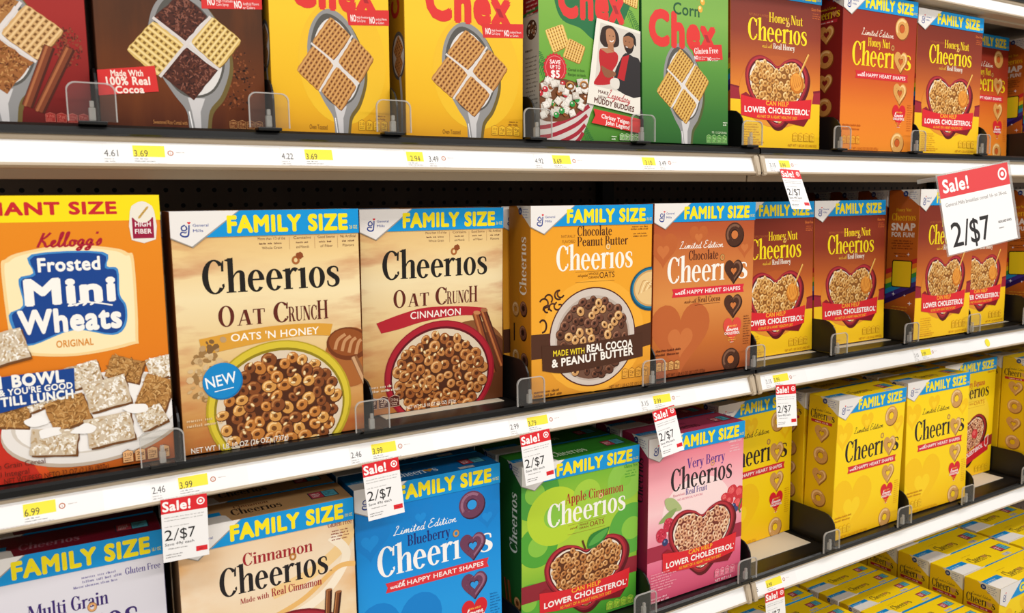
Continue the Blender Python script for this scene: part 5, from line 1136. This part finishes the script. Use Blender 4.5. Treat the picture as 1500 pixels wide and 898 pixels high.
# base deck: yellow boxes packed in columns
ZB = -1.155
rowy = [-.268, -.213, -.158, -.103, -.049, .004, .057, .110, .163, .216, .269, .322]
for ci, (cx, nm) in enumerate(((1.508, 'column next to the giant cartons'), (1.270, 'column farther left of the giants'))):
    for ri, y in enumerate(rowy):
        rj = random.Random(ci * 50 + ri)
        put('le_yellow', cx + rj.uniform(-.004, .004), y, ZB, rj.uniform(-.3, .3), 0, .218, .270 + rj.uniform(-.0015, .0015), 'small yellow base deck carton, %s, %s from the front' % (nm, ORD[ri]), 'small yellow cartons on the base deck', .715)
for ri, (y, yaw) in enumerate(((-.112, .6), (-.031, 0), (.050, 0), (.131, 0), (.212, 0), (.293, 0))):
    put('le_giant', 1.748 + ri * .001, y, ZB, yaw, 0, .252, .325, 'giant yellow carton, left tall column on the base deck, %s from the front' % ORD[ri], 'giant yellow cartons on the base deck', 1.1)
for ri, y in enumerate((-.06, .020, .100, .181, .262, .343)):
    put('le_giant', 2.030, y, ZB, 0, 0, .252, .318, 'giant yellow carton, right tall column on the base deck, %s from the front' % ORD[ri], 'giant yellow cartons on the base deck', 1.1)

# ================================================================ price labels in the channels
TILT = math.atan2(.0094, .026)
def label_obj(z, x0, nums, yel_x, yel_w, first_yellow, icon, label, wd):
    A = Art(wd * 1000, 25)
    W = A.w; s1, s2 = nums
    y0, yw = yel_x * 1000, yel_w * 1000
    A.rect(y0, 9.5, y0 + yw, 23, 'f3df3c')
    if s2: A.txt(s2, y0 + (5 if first_yellow else 1.2), 9.8, 7.6, '3c3a34', width=min(14, yw * .8), bold=0)
    if s1:
        sx = (y0 + yw + 8) if first_yellow else 1; A.txt(s1, sx, 9.6, 7.6, '4a4746', width=14)
        A.lines(sx, 6, 13, 2, 3, 1.4, 'a39d9a'); 
    A.lines(y0 + 1, 6.6, 18, 1, 3, 1.2, '6a6662', seed=3); A.lines(y0 + 1, 3.8, 24, 1, 3, 1.2, '8a8682', seed=5); A.lines(8, 1, W * .55, 1, 3, 1, 'a8a29e', seed=6)
    if icon:
        ix = y0 + yw + (26 if first_yellow else 6); ix += 4 * first_yellow; A.ring(ix, 14.5, 3.2, 3.2, 1, 'b5663a'); A.txt('i', ix, 12.8, 3.4, 'b5663a', al='c'); A.lines(ix + 6, 15, 12, 1, 3, 1.1, 'a8968a')
    bm = bmesh.new(); sl = [mat('efecea', .5, .3)]
    bxm(bm, 0, 0, 0, wd, .0003, .025); emit(bm, sl, A, lambda x, y, l: (x, -l, y))
    o = finish('price_label', bm, sl)
    o.location = (x0, .0000 - .0004 - .0003, z - .0432 + .0004); o.rotation_euler = (-TILT, 0, 0)
    return tag(o, label, 'price label', 'paper price labels in the shelf edge')
PL = [(ZT, .088, ('4.61', '3.69'), .030, .033, 0, 1, 'paper label reading 4.61 and 3.69 under the dark brown carton', .11),
 (ZT, .282, ('4.22', '3.69'), .030, .035, 0, 0, 'paper label reading 4.22 and 3.69 under the narrow yellow carton', .11),
 (ZT, .446, ('3.49', '2.94'), .002, .024, 1, 1, 'paper label with yellow 2.94 first and 3.49 beside it', .11),
 (ZT, .648, ('4.92', '3.69'), .032, .032, 0, 1, 'paper label reading 4.92 and 3.69 under the snapshot carton', .11),
 (ZT, .848, ('3.49', '3.10'), .002, .026, 1, 1, 'paper label with yellow 3.10 first under the corn carton', .11),
 (ZT, 1.137, ('3.15', '3.99'), .026, .027, 0, 1, 'paper label at the eye-level joint above a curled sale tag', .10),
 (ZM, -.058, ('3.49', '6.99'), .042, .031, 0, 1, 'paper label with a yellow 6.99 under the giant orange carton', .12),
 (ZM, .112, ('2.46', '3.99'), .030, .033, 0, 1, 'paper label reading 2.46 and 3.99 under the yellow bowl carton', .11),
 (ZM, .354, ('2.46', '3.99'), .030, .035, 0, 1, 'paper label reading 2.46 and 3.99 under the red bowl carton', .12),
 (ZM, .599, ('2.99', '3.79'), .031, .036, 0, 1, 'paper label reading 2.99 and 3.79 under the golden carton', .12),
 (ZM, .848, ('3.15', '3.99'), .027, .037, 0, 1, 'paper label reading 3.15 under the copper carton', .12),
 (ZM, 1.139, ('3.15', '3.99'), .021, .040, 0, 1, 'paper label at the middle shelf joint above a short sale tag', .11),
 (ZM, 1.585, ('3.15', '3.99'), .026, .034, 0, 1, 'paper label on the middle shelf rail below the large sale sign', .11),
 (ZL, 1.115, ('3.15', '3.99'), .038, .042, 0, 1, 'paper label at the low shelf joint above the lowest sale tag', .12)]
for a in PL: label_obj(*a)
bm = bmesh.new(); v = [bm.verts.new((.009 * cos(2 * pi * i / 16), 0, .009 * sin(2 * pi * i / 16))) for i in range(16)]
f = bm.faces.new(v); r = bmesh.ops.extrude_face_region(bm, geom=[f]); [setattr(e, 'co', e.co + Vector((0, .0003, 0))) for e in r['geom'] if isinstance(e, bmesh.types.BMVert)]
o = finish('sticker', bm, [mat('f3df3c', .5, .3)]); o.location = (1.860, .0033, ZM - .030); o.rotation_euler = (-TILT, 0, 0); tag(o, 'round yellow sticker alone on the middle shelf rail', 'sticker')

# ================================================================ sale tags and the large sale sign
def bull(A, x, y, r, ink, bg): A.ell(x, y, r, r, ink, 0, 28); A.ell(x, y, r * .68, r * .68, bg, 0, 24); A.ell(x, y, r * .36, r * .36, ink, 0, 20)
def tag_art(A):
    W, H = A.w, A.h
    A.rect(0, H - 17.5, W, H, 'd8282f'); A.txt('Sale!', 2, H - 14.5, 11, 'f6f2ef', width=30, bold=.035); bull(A, W - 7.2, H - 8, 4.6, 'f6f2ef', 'd8282f')
    A.lines(3, H - 23, W - 6, 2, 3.6, 1.2, 'a8a4a0', seed=2); A.lines(3, H - 34, W * .7, 1, 4, 1.2, 'a8a4a0', seed=3)
    A.txt('2', 2.6, H - 50, 12.5, '2c2a2a', width=8.6, bold=0); A.polys(diag(12, H - 51, 17.5, H - 37, 1.3), '2c2a2a'); A.txt('$7', 19.5, H - 50, 12.5, '2c2a2a', width=17, bold=0)
    A.txt('Save 49\u00a2 each', 2.6, H - 56.5, 3.4, '3a3838', width=32); A.lines(6, H - 61, 24, 1, 3, 1.3, '8a8682', seed=5); A.lines(3, H - 68, 20, 2, 3, 1.3, '6a6664', seed=6)
    A.rect(W - 14.5, H - 69, W - 1.8, H - 63, 'd8282f'); A.lines(W - 11, H - 67, 7, 1, 3, 1.6, '8a1a20')
def sheet(name, W, H, art, paper='efecea'):
    A = Art(W, H); art(A); bm = bmesh.new(); sl = [mat(paper, .5, .3)]
    bxm(bm, 0, 0, 0, W / 1000, .0004, H / 1000); emit(bm, sl, A, lambda x, y, l: (x, -l, y)); bm.normal_update()
    for v in bm.verts: v.co.z -= H / 1000
    return finish(name, bm, sl)
st = None
for x, y, z, yaw, lean, roll, lb in ((.1200, -.0045, -.3305, -2, 0, -1, 'red and white sale tag under the parchment yellow bowl carton'), (.3660, -.0045, -.3325, -3, 6, 3, 'red and white sale tag over the bright blue carton'),
      (.6105, -.0045, -.3325, -3, 6, 4, 'red and white sale tag over the green apple carton'), (.8642, -.0045, -.3335, 3, 14, 4.6, 'red and white sale tag over the pink berry carton'),
      (1.1562, -.0045, -.3270, -2, 8, -4, 'red and white sale tag at the middle shelf joint, over the yellow cartons'), (1.1531, -.0045, .0600, 1, 24, -2, 'red and white sale tag swinging from the eye-level joint'),
      (1.1400, -.0045, -.7200, -1, 6, 0, 'red and white sale tag at the lowest joint, cut by the picture edge')):
    if st is None: st = sheet('sale_tag', 51, 76, tag_art); o = st
    else: o = st.copy(); COL.objects.link(o)
    o.location = (x, y, z)
    o.rotation_euler = (Matrix.Rotation(RAD(yaw), 3, 'Z') @ Matrix.Rotation(-RAD(lean), 3, 'X') @ Matrix.Rotation(-RAD(roll), 3, 'Y')).to_euler()
    tag(o, lb, 'sale tag', 'small hanging sale tags')
def sign_art(A):
    W, H = A.w, A.h
    A.rect(0, H - 40, W, H, 'd9474a'); A.txt('Sale!', 10, H - 31, 22, 'f6f0ec', width=62, bold=.03); bull(A, W - 17, H - 19, 11.5, 'f6f0ec', 'd9474a')
    A.txt('General Mills breakfast cereal 16- to 26-oz.', 10, H - 56, 6.5, '8f8a86', width=156, bold=0)
    A.txt('2', 14, H - 128, 42, '2f2d2d', width=26, bold=.008); A.polys(diag(42, H - 130, 55, H - 84, 4.4), '2f2d2d'); A.txt('$7', 60, H - 128, 42, '2f2d2d', width=50, bold=.008)
    A.txt('REDCARD SAVES', W - 44, H - 105, 4, '4a4644', width=34, bold=.02); A.lines(W - 44, H - 115, 20, 1, 5, 2.6, '6a6664')
root = bpy.data.objects.new('sale_sign', None); COL.objects.link(root)
sg = sheet('card', 178, 140, sign_art); sg.parent = root
bm = bmesh.new(); bxm(bm, -.002, .0008, -.142, .186, .0022, .003); finish('plastic_sleeve', bm, [clear_mat('sleeve_plastic', (.9, .9, .9, 1), .2, .25)], root)
bm = bmesh.new(); bxm(bm, .14, .0022, -.012, .15, .165, -.004, 0, .001); bxm(bm, .132, .0022, -.022, .158, .006, 0, 0, .001); finish('holder_arm', bm, [RIM], root)
root.location = (1.3789, -.1547, .0422)
root.rotation_euler = (Matrix.Rotation(RAD(-8.9), 3, 'Z') @ Matrix.Rotation(-RAD(5.9), 3, 'X') @ Matrix.Rotation(-RAD(8.4), 3, 'Y')).to_euler()
tag(root, 'large tilted red and white sale sign sticking out in front of the shelf', 'sale sign')
